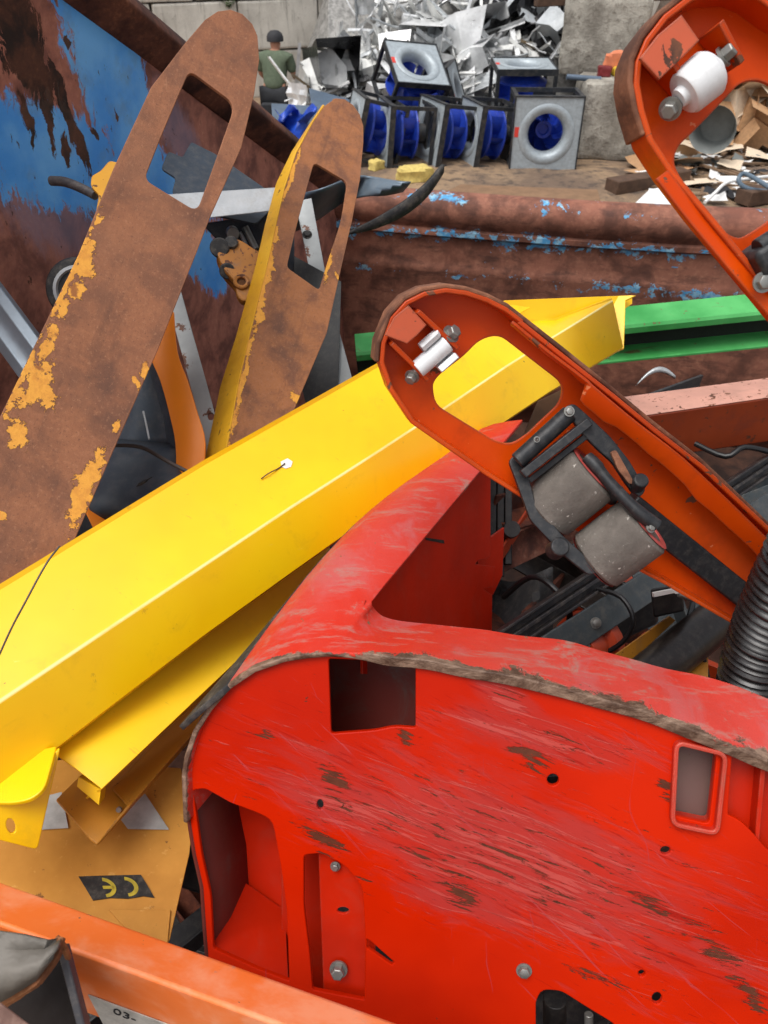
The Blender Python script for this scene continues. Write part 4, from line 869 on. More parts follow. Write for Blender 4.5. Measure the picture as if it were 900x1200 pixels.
def deck_mat():
    s = Mat('red_deck_worn'); base = s.mix(s.ramp(s.noise(4, 5, .6), .36, .62), C(196, 40, 18), C(194, 64, 54))
    base = s.mix(s.op('MULTIPLY', s.ramp(s.noise(7, 8, .7, .5), .5, .64), .7), base, C(184, 90, 88)); base = s.mix(s.op('MULTIPLY', s.ramp(s.noise(15, 8, .75, .3), .58, .72), .75), base, C(150, 128, 116))
    w = s.ramp(s.noise(34, 6, .7), .66, .7); base = s.mix(w, base, C(120, 84, 62))
    ln_ = s.noise(9, 7, .75, .3, s.mp(sc=(.8, 4, 4))); base = s.mix(s.op('MULTIPLY', s.ramp(ln_, .52, .66), .55), base, C(164, 122, 112))
    at_ = s.n('ShaderNodeAttribute', attribute_name='wear_or_shine').outputs['Fac']
    e = s.ramp(s.op('ADD', at_, s.op('MULTIPLY', s.op('SUBTRACT', s.noise(17, 7, .7, .5), .5), 3.0)), .3, .5); e = s.op('MULTIPLY', e, s.ramp(at_, .0, .1))
    gr = s.noise(30, 7, .75, .4, s.mp(sc=(.8, 1.6, 1.6))); base = s.mix(e, base, s.mix(s.ramp(gr, .35, .7), C(78, 56, 44), C(146, 120, 102)))
    return s.out(base, .5, 0, s.op('ADD', s.noise(30, 6, .7), s.op('MULTIPLY', s.op('MULTIPLY', e, gr), -2.0)), .5, .003, .3)
DECK = deck_mat()
CH = thing('machine_chassis', 'battered red steel machine chassis with scratched curved panel and cut-outs', 'machine chassis', P(560, 1190, .95))
front = [(218, 906), (221, 885), (231, 855), (248, 828), (270, 803), (300, 783), (335, 771), (385, 765), (450, 768), (490, 772), (540, 781), (600, 793), (660, 806), (720, 822), (770, 839), (830, 864), (900, 890), (980, 922), (1250, 1045)]
outl = front+[(1250, 1300), (400, 1290), (246, 1150), (241, 1085), (238, 1040), (229, 1000), (221, 950)]
circ_px = lambda x, y, rx, ry=None, n=12: [(x+rx*math.cos(2*math.pi*k/n), y+(ry or rx)*math.sin(2*math.pi*k/n)) for k in range(n)]
holes = [fillet([(385, 772), (487, 776), (487, 853), (462, 851), (440, 856), (388, 860)], [3, 3, 3, 8, 8, 4], 3),
    fillet([(226, 926), (240, 924), (270, 941), (300, 952), (319, 961), (329, 1015), (336, 1067), (339, 1150), (300, 1135), (250, 1112), (247, 1050), (236, 1000)], [3, 5, 5, 6, 14, 10, 10, 3, 3, 4, 8, 8], 3),
    fillet([(356, 1002), (376, 1000), (404, 1014), (425, 1040), (428, 1097), (427, 1172), (366, 1160), (363, 1120), (356, 1062)], [4, 5, 10, 10, 10, 3, 3, 8, 8], 3),
    [(430, 1101), (434, 1103), (462, 1128), (459, 1131), (430, 1111)], circ_px(648, 914, 7), circ_px(780, 997, 6, 5), circ_px(375, 943, 4, 6), circ_px(770, 1170, 6, 7), circ_px(752, 1141, 4),
    fillet([(628, 1175), (634, 1160), (657, 1161), (690, 1182), (720, 1200), (740, 1230), (628, 1230)], [3, 8, 8, 8, 8, 3, 3], 3),
    fillet([(795, 872), (840, 884), (831, 966), (790, 956)], 7, 4),
    fillet([(858, 884), (950, 915), (950, 1022), (899, 996), (884, 978), (868, 962), (853, 955)], [3, 3, 3, 6, 10, 8, 3], 3)]
plate('front_panel', rp_, outl, REDP, CH, .006, holes, .0015)
# curved deck running back along the left arm
V = P(612, 494, 1.52)-rp_.hit(385, 766)
arcp = [(220, 960), (218, 906), (221, 885), (231, 855), (248, 828), (270, 803), (300, 783), (335, 771), (360, 767), (385, 765)]
arcw = [rp_.hit(*p)+rp_.n*.010 for p in arcp]
TS = 0.155
fd = [(385, 765), (420, 766), (450, 768), (490, 772), (540, 781), (600, 793), (660, 806), (720, 822), (770, 839), (830, 864), (900, 890), (980, 922), (1250, 1045)]
bd = [(434, 706, 1.064), (440, 716, 1.06), (452, 724, 1.06), (485, 731, 1.062), (540, 737, 1.065), (605, 744, 1.06), (660, 753, 1.055), (720, 768, 1.045), (780, 783, 1.03), (835, 797, 1.015), (900, 819, 1.0), (980, 846, .98), (1250, 950, .91)]
fdw = [rp_.hit(*p)+rp_.n*.010 for p in fd]; bdw = [P(*p) for p in bd]; fdw[0] = arcw[-1]; bdw[0] = arcw[-1]+V*TS
fdn = catmull(fdw, 4); bdn = catmull(bdw, 4); tl = [0, .03, .12, .25, .45, .7, .97, 1]
def bulge(k, t): return .035*math.sin(math.pi*min(1, t*1.1))*max(0, 1-abs(k-5.5)/3.5)
vs = []; fs = []; wear_or_shine = []; nc = len(arcw)+len(fdn)-1; RW_ = []
for t in tl:
    for k in range(nc):
        if k < len(arcw):
            bu = bulge(k, t*TS); p = arcw[k]+V*(TS*t)+Vector((-.6*bu, 0, bu)); w_ = max(0, 1-t*.1/.008)
        else:
            i_ = k-len(arcw)+1; p = fdn[i_].lerp(bdn[i_], t); f_ = min(1, i_/8)
            p = p+Vector((0, 0, (-.012*f_ if t == 0 else (-.014 if t == 1 else 0))+.005*f_*mnoise.noise(p*14))); w_ = max(0, 1-t*.075/(.004+.008*f_))
        vs.append(p); wear_or_shine.append(w_)
for r in range(len(tl)-1):
    for k in range(nc-1): fs.append((r*nc+k, r*nc+k+1, (r+1)*nc+k+1, (r+1)*nc+k))
base_ = len(vs); na = len(arcw); js = [TS+(1-TS)*j/12 for j in range(13)]
for t in js:
    for k in range(na):
        bu = bulge(k, t); vs.append(arcw[k]+V*t+Vector((-.6*bu, 0, bu))); wear_or_shine.append(0)
for r in range(12):
    for k in range(na-1): fs.append((base_+r*na+k, base_+r*na+k+1, base_+(r+1)*na+k+1, base_+(r+1)*na+k))
RW_ = [[arcw[k]+V*t+Vector((-.6*bulge(k, t), 0, bulge(k, t))) for k in range(na)] for t in [j/14 for j in range(15)]]
add('top_deck', vs, fs, DECK, CH, sol=.007, soff=0, bev=.0015, ang=40, attr=wear_or_shine)
weld = [rp_.hit(x, y)+rp_.n*.012 for x, y in ((388, 764), (420, 767), (452, 769), (470, 762), (478, 748), (482, 738))]
WELD = rusty('weld_bead', 3, C(96, 66, 50), C(140, 104, 82), C(176, 140, 112))
weld = [p.lerp(CAMLOC, .003) for p in weld]
tube('weld_bead', [P(462, 764, 1.0), P(468, 752, 1.02), P(478, 742, 1.045), P(482, 734, 1.06)], .004, WELD, CH, 8)
# inner side wall below the arm
iw = Plane((436, 712, 1.09), (567, 550, 1.40), (576, 742, 1.50))
plate('inner_wall', iw, [(425, 700), (436, 694), (566, 549), (575, 556), (575, 652), (570, 655), (560, 657), (557, 661), (580, 664), (578, 688), (566, 690), (577, 697), (576, 790), (425, 790)], RED, CH, .004)
plate('slot_mark', iw, [(498, 630), (520, 633), (521, 637), (500, 633)], STB, CH, .002, h=.001, bev=0)
iw2 = Plane((560, 640, 1.52), (592, 600, 1.6), (585, 700, 1.6))
plate('inner_wall', iw2, [(560, 640), (591, 618), (589, 674), (578, 697), (560, 700)], RED, CH, .004)
# left inner cheek, box pocket, recessed plates
lw = [rp_.hit(x, y) for x, y in ((218, 906), (221, 950), (229, 1000), (238, 1040), (241, 1085), (246, 1150))]
GRM_SHADE = paint('red_grime_shade_inside', C(104, 36, 28), .6, chip=.1, grime=.9, grime_col=C(84, 72, 66), sc=1.4)  # grimy inner paint, darkened to put the recess shade into its colour
sheet('side_cheek', [[p+Vector((-.003, 0, 0)) for p in lw], [p-rp_.n*.05+Vector((.016, 0, 0)) for p in lw], [p-rp_.n*.12+Vector((.03, 0, 0)) for p in lw]], GRM_SHADE, CH, .004, 0)
pk = Plane(rp_.w(262, 935, -.11), rp_.w(345, 990, -.10), rp_.w(270, 1060, -.11))
plate('pocket_back', pk, [(235, 905), (380, 960), (380, 1120), (250, 1120)], RED, CH, .004)
hexa('pocket_shelf', [rp_.w(246, 1108, -.008), rp_.w(338, 1150, -.008), rp_.w(334, 1066, -.10), rp_.w(270, 1022, -.10)]+[p-Vector((0, 0, .006)) for p in (rp_.w(246, 1108, -.008), rp_.w(338, 1150, -.008), rp_.w(334, 1066, -.10), rp_.w(270, 1022, -.10))], RED, CH, .001)
plate('recessed_plate', rp_, fillet([(373, 995), (440, 995), (440, 1190), (380, 1190)], 2), RED, CH, .004, [circ_px(402, 1067, 7, 4)], h=-.016)
plate('pocket_rear', rp_, [(330, 985), (390, 985), (390, 1180), (330, 1180)], RED, CH, .004, h=-.07)
bolt('bolt', rp_.w(397, 1135, -.012), rp_.n, .009, .014, GALV, CH); bolt('bolt', rp_.w(393, 1015, -.012), rp_.n, .005, .006, GALV, CH); bolt('bolt', rp_.w(614, 1137), rp_.n, .0075, .008, GALV, CH)
wpk = Plane(rp_.w(380, 760, -.14), rp_.w(495, 770, -.09), rp_.w(390, 870, -.15))
plate('window_back', wpk, [(350, 740), (520, 750), (520, 900), (350, 900)], GRM_SHADE, CH, .004)
# slotted bracket
BRK = paint('bracket_red_worn', C(190, 40, 20), .42, chip=.2, wear_or_shine=1.0, wear_col=C(196, 132, 112), grime=.4, sc=3, spec=.4)
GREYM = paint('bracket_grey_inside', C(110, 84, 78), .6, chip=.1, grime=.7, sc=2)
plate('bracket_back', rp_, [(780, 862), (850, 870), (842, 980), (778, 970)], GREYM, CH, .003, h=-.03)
skirt('bracket_frame', rp_, fillet([(791, 867), (848, 881), (838, 973), (786, 962)], 10, 5), BRK, CH, .010, .0055, -.028, True, .0015)
plate('recess_panel', rp_, [(845, 870), (990, 910), (990, 1040), (845, 970)], RED, CH, .004, h=-.028)
for xx in (898, 925): skirt('recess_rib', rp_, [(xx, 900+(xx-898)*.3), (xx-8, 990+(xx-898)*.3)], RED, CH, -.008, .006, -.03)
DKP = plain('dark_mechanism', C(34, 32, 32), .5, .3, sc=4, dust=.2)
cyl('actuator', rp_.w(650, 1200, -.07), rp_.w(650, 1170, -.06), .016, DKP, CH); cyl('actuator_pin', rp_.w(690, 1215, -.05), rp_.w(690, 1188, -.05), .006, GALV, CH)
# black rubber edging along the shoulder
RUB = plain('black_rubber', C(38, 38, 40), .7, sc=4, dust=.4)
q = None
edge_i = [RW_[j][5]+Vector((-.002, 0, .004)) for j in range(0, 8)]; edge_o = [RW_[j][3]+Vector((-.02, .004, .008)) for j in range(0, 8)]
sheet('rubber_edging', [catmull(edge_i, 3), catmull([(a+b)/2+Vector((0, -.006, .006)) for a, b in zip(edge_i, edge_o)], 3), catmull(edge_o, 3)], RUB, CH, .008, -1, .001)

# ---- orange pallet forks seen from below, with rollers
def orange(name, wear_or_shine=.75, chip=.2):
    s = Mat(name); c = s.mix(s.ramp(s.noise(3, 5), .3, .7), C(196, 60, 2), C(218, 78, 4)); c = s.mix(s.op('MULTIPLY', s.ramp(s.noise(10, 8, .7, .3), .48, .74), .35), c, C(124, 42, 14))
    rc = s.mix(s.noise(40, 6, .7), C(70, 44, 34), C(140, 92, 70))
    e = s.op('MULTIPLY', s.edge(.005, .02, .2), s.ramp(s.noise(30, 6, .7), .6-wear_or_shine*.45, .68-wear_or_shine*.35)); c = s.mix(e, c, rc)
    k = s.ramp(s.noise(26, 7, .65, .4), .74-chip*.45, .755-chip*.45); c = s.mix(k, c, rc)
    f = s.ramp(s.noise(48, 4, .6), .68, .70); c = s.mix(f, c, C(214, 120, 80))
    return s.out(c, s.mix(k, (.38, .38, .38, 1), (.8, .8, .8, 1)), 0, s.op('SUBTRACT', s.op('MULTIPLY', s.noise(40, 5), .3), k), .3, .0015, .2)
ORG = orange('fork_orange'); ORW = orange('fork_orange_edge', 1.0, .26)
WORN = paint('bracket_salmon', C(206, 92, 56), .55, chip=.36, wear_or_shine=.8, grime=.5, sc=2.4)
RIMB = rusty('fork_rim_worn', 3, C(84, 54, 42), C(130, 86, 64), C(166, 116, 88))
NYL = plain('white_nylon', C(226, 228, 230), .45, var=.1, sc=5, dust=.25, dust_col=C(150, 146, 140))
def tip_bracket(pl, t, top, lc, rc_, b1, b2, h=.045):
    """roller bracket inside the fork tip: cover plate between two cheeks, bolts through both"""
    plate('bracket_cover', pl, top, WORN, t, .004, h=h+.004, bev=.001)
    for (a, b) in (lc, rc_): skirt('bracket_cheek', pl, [a, b], ORW, t, [h, h*.75], .006, 0, bev=.001)
    return
_a, _f = tilt_plane(.97, 470, 400, .16, -.34); fm = Plane(_a, _f(860, 670), _f(600, 380)); RK = (_f(690, 580)[2]-.045)/.985
OM = thing('orange_pallet_fork', 'orange pallet fork with grey tandem rollers, lying across the yellow beam', 'pallet fork', P(880, 700, 1.0), 'orange pallet forks')
tipL = [(607, 577), (560, 547), (507, 510), (476, 488), (451, 450), (441, 420), (443, 398), (453, 371), (469, 353), (489, 343), (513, 339), (536, 342), (560, 350), (582, 361), (600, 375)]
out_m = tipL+[(640, 407), (700, 455), (747, 494), (800, 535), (867, 598), (960, 690), (960, 800), (852, 720), (758, 665), (680, 625)]
hole_m = fillet([(507, 450), (514, 440), (545, 416), (562, 398), (585, 392), (660, 450), (657, 472), (613, 513), (598, 521), (580, 517), (510, 474)], [8, 6, 10, 12, 14, 16, 14, 10, 10, 10, 14], 4)
plate('fork_plate', fm, out_m, ORG, OM, .004, [hole_m], .001)
sk = [.030]*3+[.034]*4+[.036]*8
skirt('side_skirt', fm, [(x+2, y) for x, y in tipL], ORW, OM, sk, .006, -.003, bev=.0015)
skirt('side_skirt', fm, [(598, 374), (640, 408), (700, 456), (747, 495), (800, 536), (867, 599), (960, 691)], ORW, OM, [.036, .040, .046, .05, .052, .055, .058], .006, -.003, bev=.0015)
skirt('side_skirt', fm, [(690, 630), (758, 666), (852, 721), (960, 800)], ORG, OM, .05, .005, -.003, bev=.001)
# worn outer rim
skirt('worn_rim', fm, [(x-4 if y > 390 else x-1 if x < 500 else x+2, y-5 if y < 380 else y) for x, y in tipL[5:]]+[(643, 402), (703, 450), (750, 489), (803, 530), (870, 593), (963, 686)], RIMB, OM, .035, .006, -.004, bev=.002)
# in-turned lip with a torn edge
lo = [(600, 377), (640, 410), (680, 440), (700, 456), (747, 495), (800, 536), (867, 599), (960, 691)]; wd_ = [3, 3, 5, 24, 20, 22, 24, 24]
lo_s = catmull([Vector((a, b, 0)) for a, b in lo], 4); rows = []
for tt in (0, .5, 1):
    row = []
    for i, p in enumerate(lo_s):
        w_ = wd_[min(int(i/len(lo_s)*len(wd_)), 7)]*(1+.16*mnoise.noise(Vector((i*1.3, tt*2, 3)))*tt); row.append(fm.w(p.x-w_*.62*tt, p.y+w_*.78*tt, .050-.012*tt))
    rows.append(row)
sheet('lip', rows, ORW, OM, .004, 0, .001)
# worn knuckle where the lip bends
tip_bracket(fm, OM, [(479, 358), (500, 381), (489, 393), (477, 403), (451, 393), (462, 372)], ((453, 398), (496, 441)), ((482, 362), (530, 405)), None, None)
bA, bB = fm.w(484, 440, .028), fm.w(527, 393, .028); ax = (bB-bA).normalized()
cyl('axle', bA, bB, .006, GALV, OM); bolt('bolt', bB+ax*.001, (ax+fm.n*.9).normalized(), .0085, .012, GALV, OM); bolt('bolt', bA-ax*.001, (-ax+fm.n*.9).normalized(), .007, .010, GALV, OM)
rA, rB = fm.w(489, 433, .032), fm.w(524, 402, .032)
Lr = (rB-rA).length
lathe('nylon_core', rA, rB, [(0, .0115), (Lr, .0115)], NYL, OM, 20, .001)
rC = rA.lerp(rB, .42)
# broken roller shell: three quarters of a ring
Mx = frame_of(rC, rB, fm.n); vs = []; fs = []; n = 18; Lh = (rB-rC).length*.95
for k in range(n+1):
    a = R(150+k*13.5); e = .002*math.sin(k*2.3)
    for r_, z_ in ((.0235, 0), (.0235, Lh+e), (.015, Lh+e), (.015, 0)): vs.append(Mx @ Vector((r_*math.cos(a), r_*math.sin(a), z_)))
for k in range(n):
    for q_ in range(4): fs.append((4*k+q_, 4*k+(q_+1) % 4, 4*k+4+(q_+1) % 4, 4*k+4+q_))
fs += [(0, 1, 2, 3), (4*n, 4*n+1, 4*n+2, 4*n+3)]
add('broken_roller', vs, fs, NYL, OM, bev=.001)
# tandem roller set
BLKM = plain('black_cast_metal', C(34, 36, 40), .5, .2, sc=6, dust=.35, dust_col=C(96, 92, 88)); 
s = Mat('roller_polyurethane_grey'); c = s.mix(s.ramp(s.noise(9, 7, .7), .3, .7), C(88, 82, 77), C(118, 111, 104)); c = s.mix(s.ramp(s.noise(90, 5, .75), .6, .68), c, C(182, 176, 168)); c = s.mix(s.ramp(s.noise(60, 5, .75, 0, s.mp(loc=(3, 3, 3))), .62, .7), c, C(70, 66, 64))
ROLG = s.out(c, .8, 0, s.op('ADD', s.noise(110, 6, .75), s.noise(30, 5)), .9, .002, .25)
ROLR = paint('roller_side_pink', C(186, 76, 70), .6, chip=.1, grime=.6, sc=4)
RS = OM
def PK(x, y, d): return P(x, y, d*RK)
def roller(xa, ya, xb, yb, d, r, tilt=.03):
    a, b = PK(xa, ya, d+tilt/2), PK(xb, yb, d-tilt/2); u = (b-a).normalized(); Ln = (b-a).length
    o = lathe('load_roller', a, b, [(.0, r-.010), (.001, r-.004), (.005, r-.0005), (Ln*.5, r), (Ln-.005, r-.0005), (Ln-.001, r-.004), (Ln, r-.010)], ROLG, RS, 40, 0, True, 40)
    lathe('roller_side', b+u*.0006, b+u, [(0, r-.003), (.0015, r-.006), (.0012, r-.014), (-.012, r-.017)], ROLR, o, 40, 0, False); lathe('roller_side', a-u*.0006, a-u, [(0, r-.003), (.0015, r-.006), (.0012, r-.014)], ROLR, o, 40, 0, False)
    cyl('roller_hub', a-u*.004, b+u*.004, .011, BLKM, o, 16); return a, b, u
ra1, rb1, ru = roller(638, 600, 696, 552, .985, .0425*RK)
ra2, rb2, _ = roller(696, 658, 756, 614, .975, .0425*RK)
nn_ = -FWD
# top cross bar and frame
A1, B1 = PK(606, 541, .955), PK(668, 484, .945)
cyl('cross_bar', A1, B1, .0115, BLKM, RS, 24, .002); 
beam('frame_bar', [(-.006, -.012), (.006, -.012), (.006, .012), (-.006, .012)], PK(612, 556, .955), PK(690, 494, .945), BLKM, RS, nn_, .0015)
beam('frame_bar', [(-.004, -.008), (.004, -.008), (.004, .008), (-.004, .008)], PK(620, 563, .975), PK(690, 508, .955), BLKM, RS, nn_, .001)
def link(name, pts, d, w, th, mat=BLKM, rnd_=6):
    pl = Plane((pts[0][0], pts[0][1], d[0]), (pts[-1][0], pts[-1][1], d[1]), (pts[0][0]+w*3, pts[0][1]-w*2, d[2]))
    return pl, mat
lp = Plane((600, 540, .97*RK), (700, 668, .955*RK), (700, 540, .97*RK))
plate('side_link', lp, fillet([(596, 540), (606, 530), (618, 552), (628, 590), (660, 628), (690, 655), (700, 672), (690, 674), (660, 650), (622, 610), (606, 566)], 5, 3), BLKM, RS, .008, bev=.0015)
rl = Plane((670, 480, .945*RK), (765, 600, .955*RK), (720, 470, .945*RK))
plate('side_link', rl, fillet([(662, 478), (672, 472), (684, 482), (716, 512), (738, 540), (758, 574), (750, 584), (736, 570), (718, 542), (702, 528), (684, 510), (676, 500)], 6, 3), BLKM, RS, .009, bev=.0018)
plate('worn_tab', rl, fillet([(716, 530), (722, 527), (734, 548), (744, 566), (738, 568), (724, 550)], 3, 3), RIMB, RS, .006, h=.006, bev=.001)
cyl('link_pin', PK(744, 572, .962), PK(752, 562, .94), .010, BLKM, RS, 18, .002)
# axle arm on the near side of the rollers
tube('axle_arm', [PK(688, 536, .945), PK(700, 548, .938), PK(718, 570, .932), PK(748, 600, .925), PK(770, 616, .925)], [.0085, .009, .0075, .008, .009, .0085], BLKM, RS, 12)
bolt('bolt', PK(762, 619, .922), (nn_+ru*.5).normalized(), .0045, .005, GALV, RS)
cyl('link_pin', PK(649, 646, .97), PK(657, 640, .945), .0125, BLKM, RS, 18, .002)
cyl('link_pin', PK(716, 585, .985), PK(724, 575, .93), .0085, BLKM, RS, 14, .002)
bolt('bolt', PK(667, 482, .93), nn_, .005, .004, GALV, RS); bolt('bolt', PK(629, 514, .935)-UPV*.001, nn_, .003, .003, GALV, RS)
# black push rod inside the fork
beam('push_rod', [(-.018, -.012), (.018, -.012), (.018, .012), (-.018, .012)], fm.w(735, 590, .012), fm.w(930, 745, .012), BLKM, OM, fm.n, .003)

_a, _f = tilt_plane(.76, 800, 110, .10, -.22); fu = Plane(_a, _f(900, 300), _f(900, 40))
OU = thing('orange_pallet_fork', 'orange pallet fork rising out of the picture with a whole white tip roller', 'pallet fork', P(900, 340, .74), 'orange pallet forks')
tipU = [(960, 438), (900, 374), (883, 353), (853, 317), (803, 257), (767, 210), (743, 173), (733, 140), (728, 112), (730, 87), (740, 63), (760, 37), (787, 16), (810, 6), (843, 4), (863, 12), (887, 30), (905, 40), (950, 70), (1000, 120)]
out_u = tipU+[(1180, 330), (1260, 560), (1110, 620)]
hole_u = fillet([(789, 190), (794, 172), (822, 145), (868, 96), (890, 93), (930, 115), (960, 180), (930, 235), (898, 262), (866, 281), (848, 271), (797, 207)], [10, 8, 20, 14, 14, 16, 20, 20, 20, 18, 14, 12], 4)
plate('fork_plate', fu, out_u, ORG, OU, .004, [hole_u], .001)
skirt('side_skirt', fu, [(x+2, y) for x, y in tipU], ORW, OU, [.040]*5+[.034]*15, .006, -.003, bev=.0015)
skirt('worn_rim', fu, [(x-5, y-4) for x, y in tipU[6:14]], RIMB, OU, .033, .006, -.004, bev=.002)
lu = catmull([Vector((a, b, 0)) for a, b in [(768, 210), (803, 256), (853, 316), (884, 352), (960, 436)]], 5)
sheet('lip', [[fu.w(p.x+w_*.8, p.y-w_*.6, .040-.003*k) for p in lu] for k, w_ in enumerate((0, 8, 17))], ORW, OU, .004, 0, .001)
tip_bracket(fu, OU, [(799, 17), (820, 47), (797, 70), (773, 93), (750, 68), (772, 40)], ((752, 72), (802, 128)), ((819, 45), (850, 86)), None, None, .042)
bA, bB = fu.w(786, 127, .026), fu.w(846, 68, .026); ax = (bB-bA).normalized()
cyl('axle', bA, bB, .006, GALV, OU); bolt('bolt', bB, (ax+fu.n*.9).normalized(), .0075, .013, GALV, OU); bolt('bolt', bA, (-ax+fu.n*.9).normalized(), .008, .012, GALV, OU)
r0, r1_ = fu.w(795, 116, .032), fu.w(838, 80, .032); Lr = (r1_-r0).length
lathe('tip_roller', r0, r1_, [(0, .009), (.006, .010), (.0065, .019), (.010, .0215), (Lr-.008, .0225), (Lr-.003, .019), (Lr-.0025, .010), (Lr+.004, .009)], NYL, OU, 32, .0004)
box('roller_frame', fu.w(899, 303, .035), (.035, .04, .045), BLKM, OU, fu.M.to_3x3().to_4x4(), .006)
cyl('cross_bar', fu.w(888, 292, .045), fu.w(945, 256, .045), .010, BLKM, OU)
bolt('bolt', fu.w(893, 331, .05), fu.n, .0075, .008, GALV, OU)
# ================================================================ SMALLER THINGS IN THE HEAP
nnv = -FWD
# ---- green channel
s = Mat('green_paint_worn'); x_, y_, z_ = s.xyz()
c = s.mix(s.ramp(s.noise(3, 5), .3, .7), C(40, 136, 60), C(92, 184, 104)); st = s.noise(8, 7, .7, .3, s.mp(sc=(4, 4, .5)))
c = s.mix(s.ramp(st, .58, .66), c, C(96, 84, 52)); c = s.mix(s.ramp(s.noise(28, 6, .7), .64, .68), c, C(110, 80, 50))
GRN = s.out(c, .45, 0, s.noise(40, 5), .2, .001)
GB = thing('green_channel', 'green painted steel channel with rust lines, lying before the container wall', 'channel', P(640, 420, 2.5))
g0, g1 = P(418, 416, 2.45), P(1010, 356, 2.45)
pr = [(-.085, .062), (-.070, .075), (.06, .085), (.065, .08), (-.068, .066), (-.06, -.055), (.055, -.070), (.05, -.078), (-.07, -.066), (-.085, -.05)]
pr = [(0, .07), (.012, .078), (.10, .060), (.106, .050), (.104, .030), (.098, .030), (.099, .048), (.014, .064), (.008, .058), (.008, -.052), (.014, -.058), (.10, -.060), (.10, -.068), (.012, -.068), (0, -.06)]
sd = Vector((0, 0, 1)).cross((g1-g0).normalized()); 
beam('channel_body', pr if sd.y < 0 else [(-x, y) for x, y in pr][::-1], g0, g1, GRN, GB)
beam('slot_strip', [(-.004, -.04), (.004, -.04), (.004, .04), (-.004, .04)], g0+Vector((0, -.03, -.005)), g1+Vector((0, -.03, -.005)), plain('slot_black', C(20, 20, 20), .7), GB)  # plain black strip across the channel's slot
# ---- salmon box section
s = Mat('salmon_box_paint'); c = s.mix(s.ramp(s.noise(4, 6), .3, .7), C(128, 48, 20), C(150, 62, 28)); c = s.mix(s.op('MULTIPLY', s.ramp(s.noise(12, 7, .7), .5, .7), .5), c, C(110, 52, 40))
geo = s.t.nodes.new('ShaderNodeNewGeometry'); 
c2 = s.mix(s.ramp(s.noise(30, 7, .7, .3), .6, .66), c, C(90, 52, 36)); SAL = s.out(c2, .5, 0, s.noise(40, 5), .2, .001)
SALT = paint('salmon_top_lit', C(206, 150, 132), .5, chip=.34, grime=.3, sc=2)  # pale pink for the top slab: light from above put into its colour
SB = thing('box_section', 'dull red box section with lit pink top, behind the orange fork', 'box section', P(800, 500, 1.9))
a, b, c3, d3 = P(655, 476, 1.98), P(960, 436, 1.98), P(960, 458, 1.86), P(690, 497, 1.86)
dn = Vector((0, .01, -.14))
hexa('box_body', [a, b, c3, d3, a+dn, b+dn, c3+dn, d3+dn], SAL, SB, .004)
th = Vector((0, 0, .003)); hexa('top_face', [a+th, b+th, c3+th, d3+th, a+th*.3, b+th*.3, c3+th*.3, d3+th*.3], SALT, SB, .001)
# ---- aluminium rails
RAIL = plain('rail_grey', C(80, 78, 80), .45, .4, sc=3, dust=.3); RAILD = plain('rail_dark', C(44, 41, 43), .45, .3, sc=3, dust=.3); BARG = plain('bar_blue_grey', C(68, 75, 79), .5, .2, sc=3, dust=.3)
q0, q1 = P(560, 772, 1.34), P(960, 505, 2.0)
t = thing('guide_rail', 'dark grooved metal guide rail running under the orange fork', 'rail', q0); beam('rail_body', [(-.022, -.012), (.022, -.012), (.022, .012), (.016, .012), (.016, -.004), (.004, -.004), (.004, .010), (-.004, .010), (-.004, -.004), (-.016, -.004), (-.016, .012), (-.022, .012)], q0, q1, RAILD, t, nnv)
q0, q1 = P(615, 782, 1.37), P(975, 545, 1.95)
t = thing('flat_bar', 'flat blue-grey steel bar lying next to the grooved guide rail', 'bar', q0); beam('bar_body', [(-.03, -.004), (.03, -.004), (.03, .004), (-.03, .004)], q0, q1, BARG, t, nnv)
# ---- corrugated hose
HOSE = plain('black_corrugated', C(30, 26, 26), .28, sc=5, dust=.06)
hp = catmull([P(985, 560, .90), P(945, 640, .94), P(916, 700, .98), P(893, 755, 1.03), P(876, 820, 1.08), P(868, 890, 1.14)], 40)
vs = []; fs = []; x = None; sg = 24; acc = 0
for i, p in enumerate(hp):
    tg = (hp[min(i+1, len(hp)-1)]-hp[max(i-1, 0)]).normalized(); x = tg.orthogonal().normalized() if x is None else (x-tg*x.dot(tg)).normalized(); y = tg.cross(x)
    if i: acc += (p-hp[i-1]).length
    rr_ = .0425+.0032*math.sin(acc/.0105*2*math.pi)
    for k in range(sg): an = 2*math.pi*k/sg; vs.append(p+x*rr_*math.cos(an)+y*rr_*math.sin(an))
for i in range(len(hp)-1):
    for k in range(sg): fs.append((i*sg+k, i*sg+(k+1) % sg, (i+1)*sg+(k+1) % sg, (i+1)*sg+k))
tag(add('corrugated_hose', vs, fs, HOSE, ang=80), 'black corrugated hose poking out behind the red chassis', 'hose')
# ---- assorted dark things in the gap
DK = plain('dark_plastic', C(24, 24, 27), .5, sc=4, dust=.12); DKB = plain('dark_brown_tube', C(38, 31, 29), .35, .2, sc=4, dust=.15)
tag(cyl('steel_tube', P(715, 830, 1.22), P(852, 716, 1.42), .038, DKB, None, 28, .002), 'dark brown steel tube between the hose and the flat bar', 'tube')
tag(plate('ochre_strip', Plane((715, 772, 1.3), (790, 722, 1.42), (720, 790, 1.3)), [(690, 790), (785, 722), (792, 727), (730, 785)], OCH, None, .004), 'narrow ochre strip lying along the dark steel tube', 'strip')
tag(plate('ochre_strip', Plane((790, 800, 1.3), (830, 730, 1.42), (830, 800, 1.3)), [(785, 830), (800, 760), (830, 740), (830, 830)], OCH, None, .004), 'dim ochre sheet under the corrugated hose', 'strip')
t = thing('control_block', 'black plastic block with a pale cable tie, below the orange fork', 'machine part', P(780, 720, 1.3))
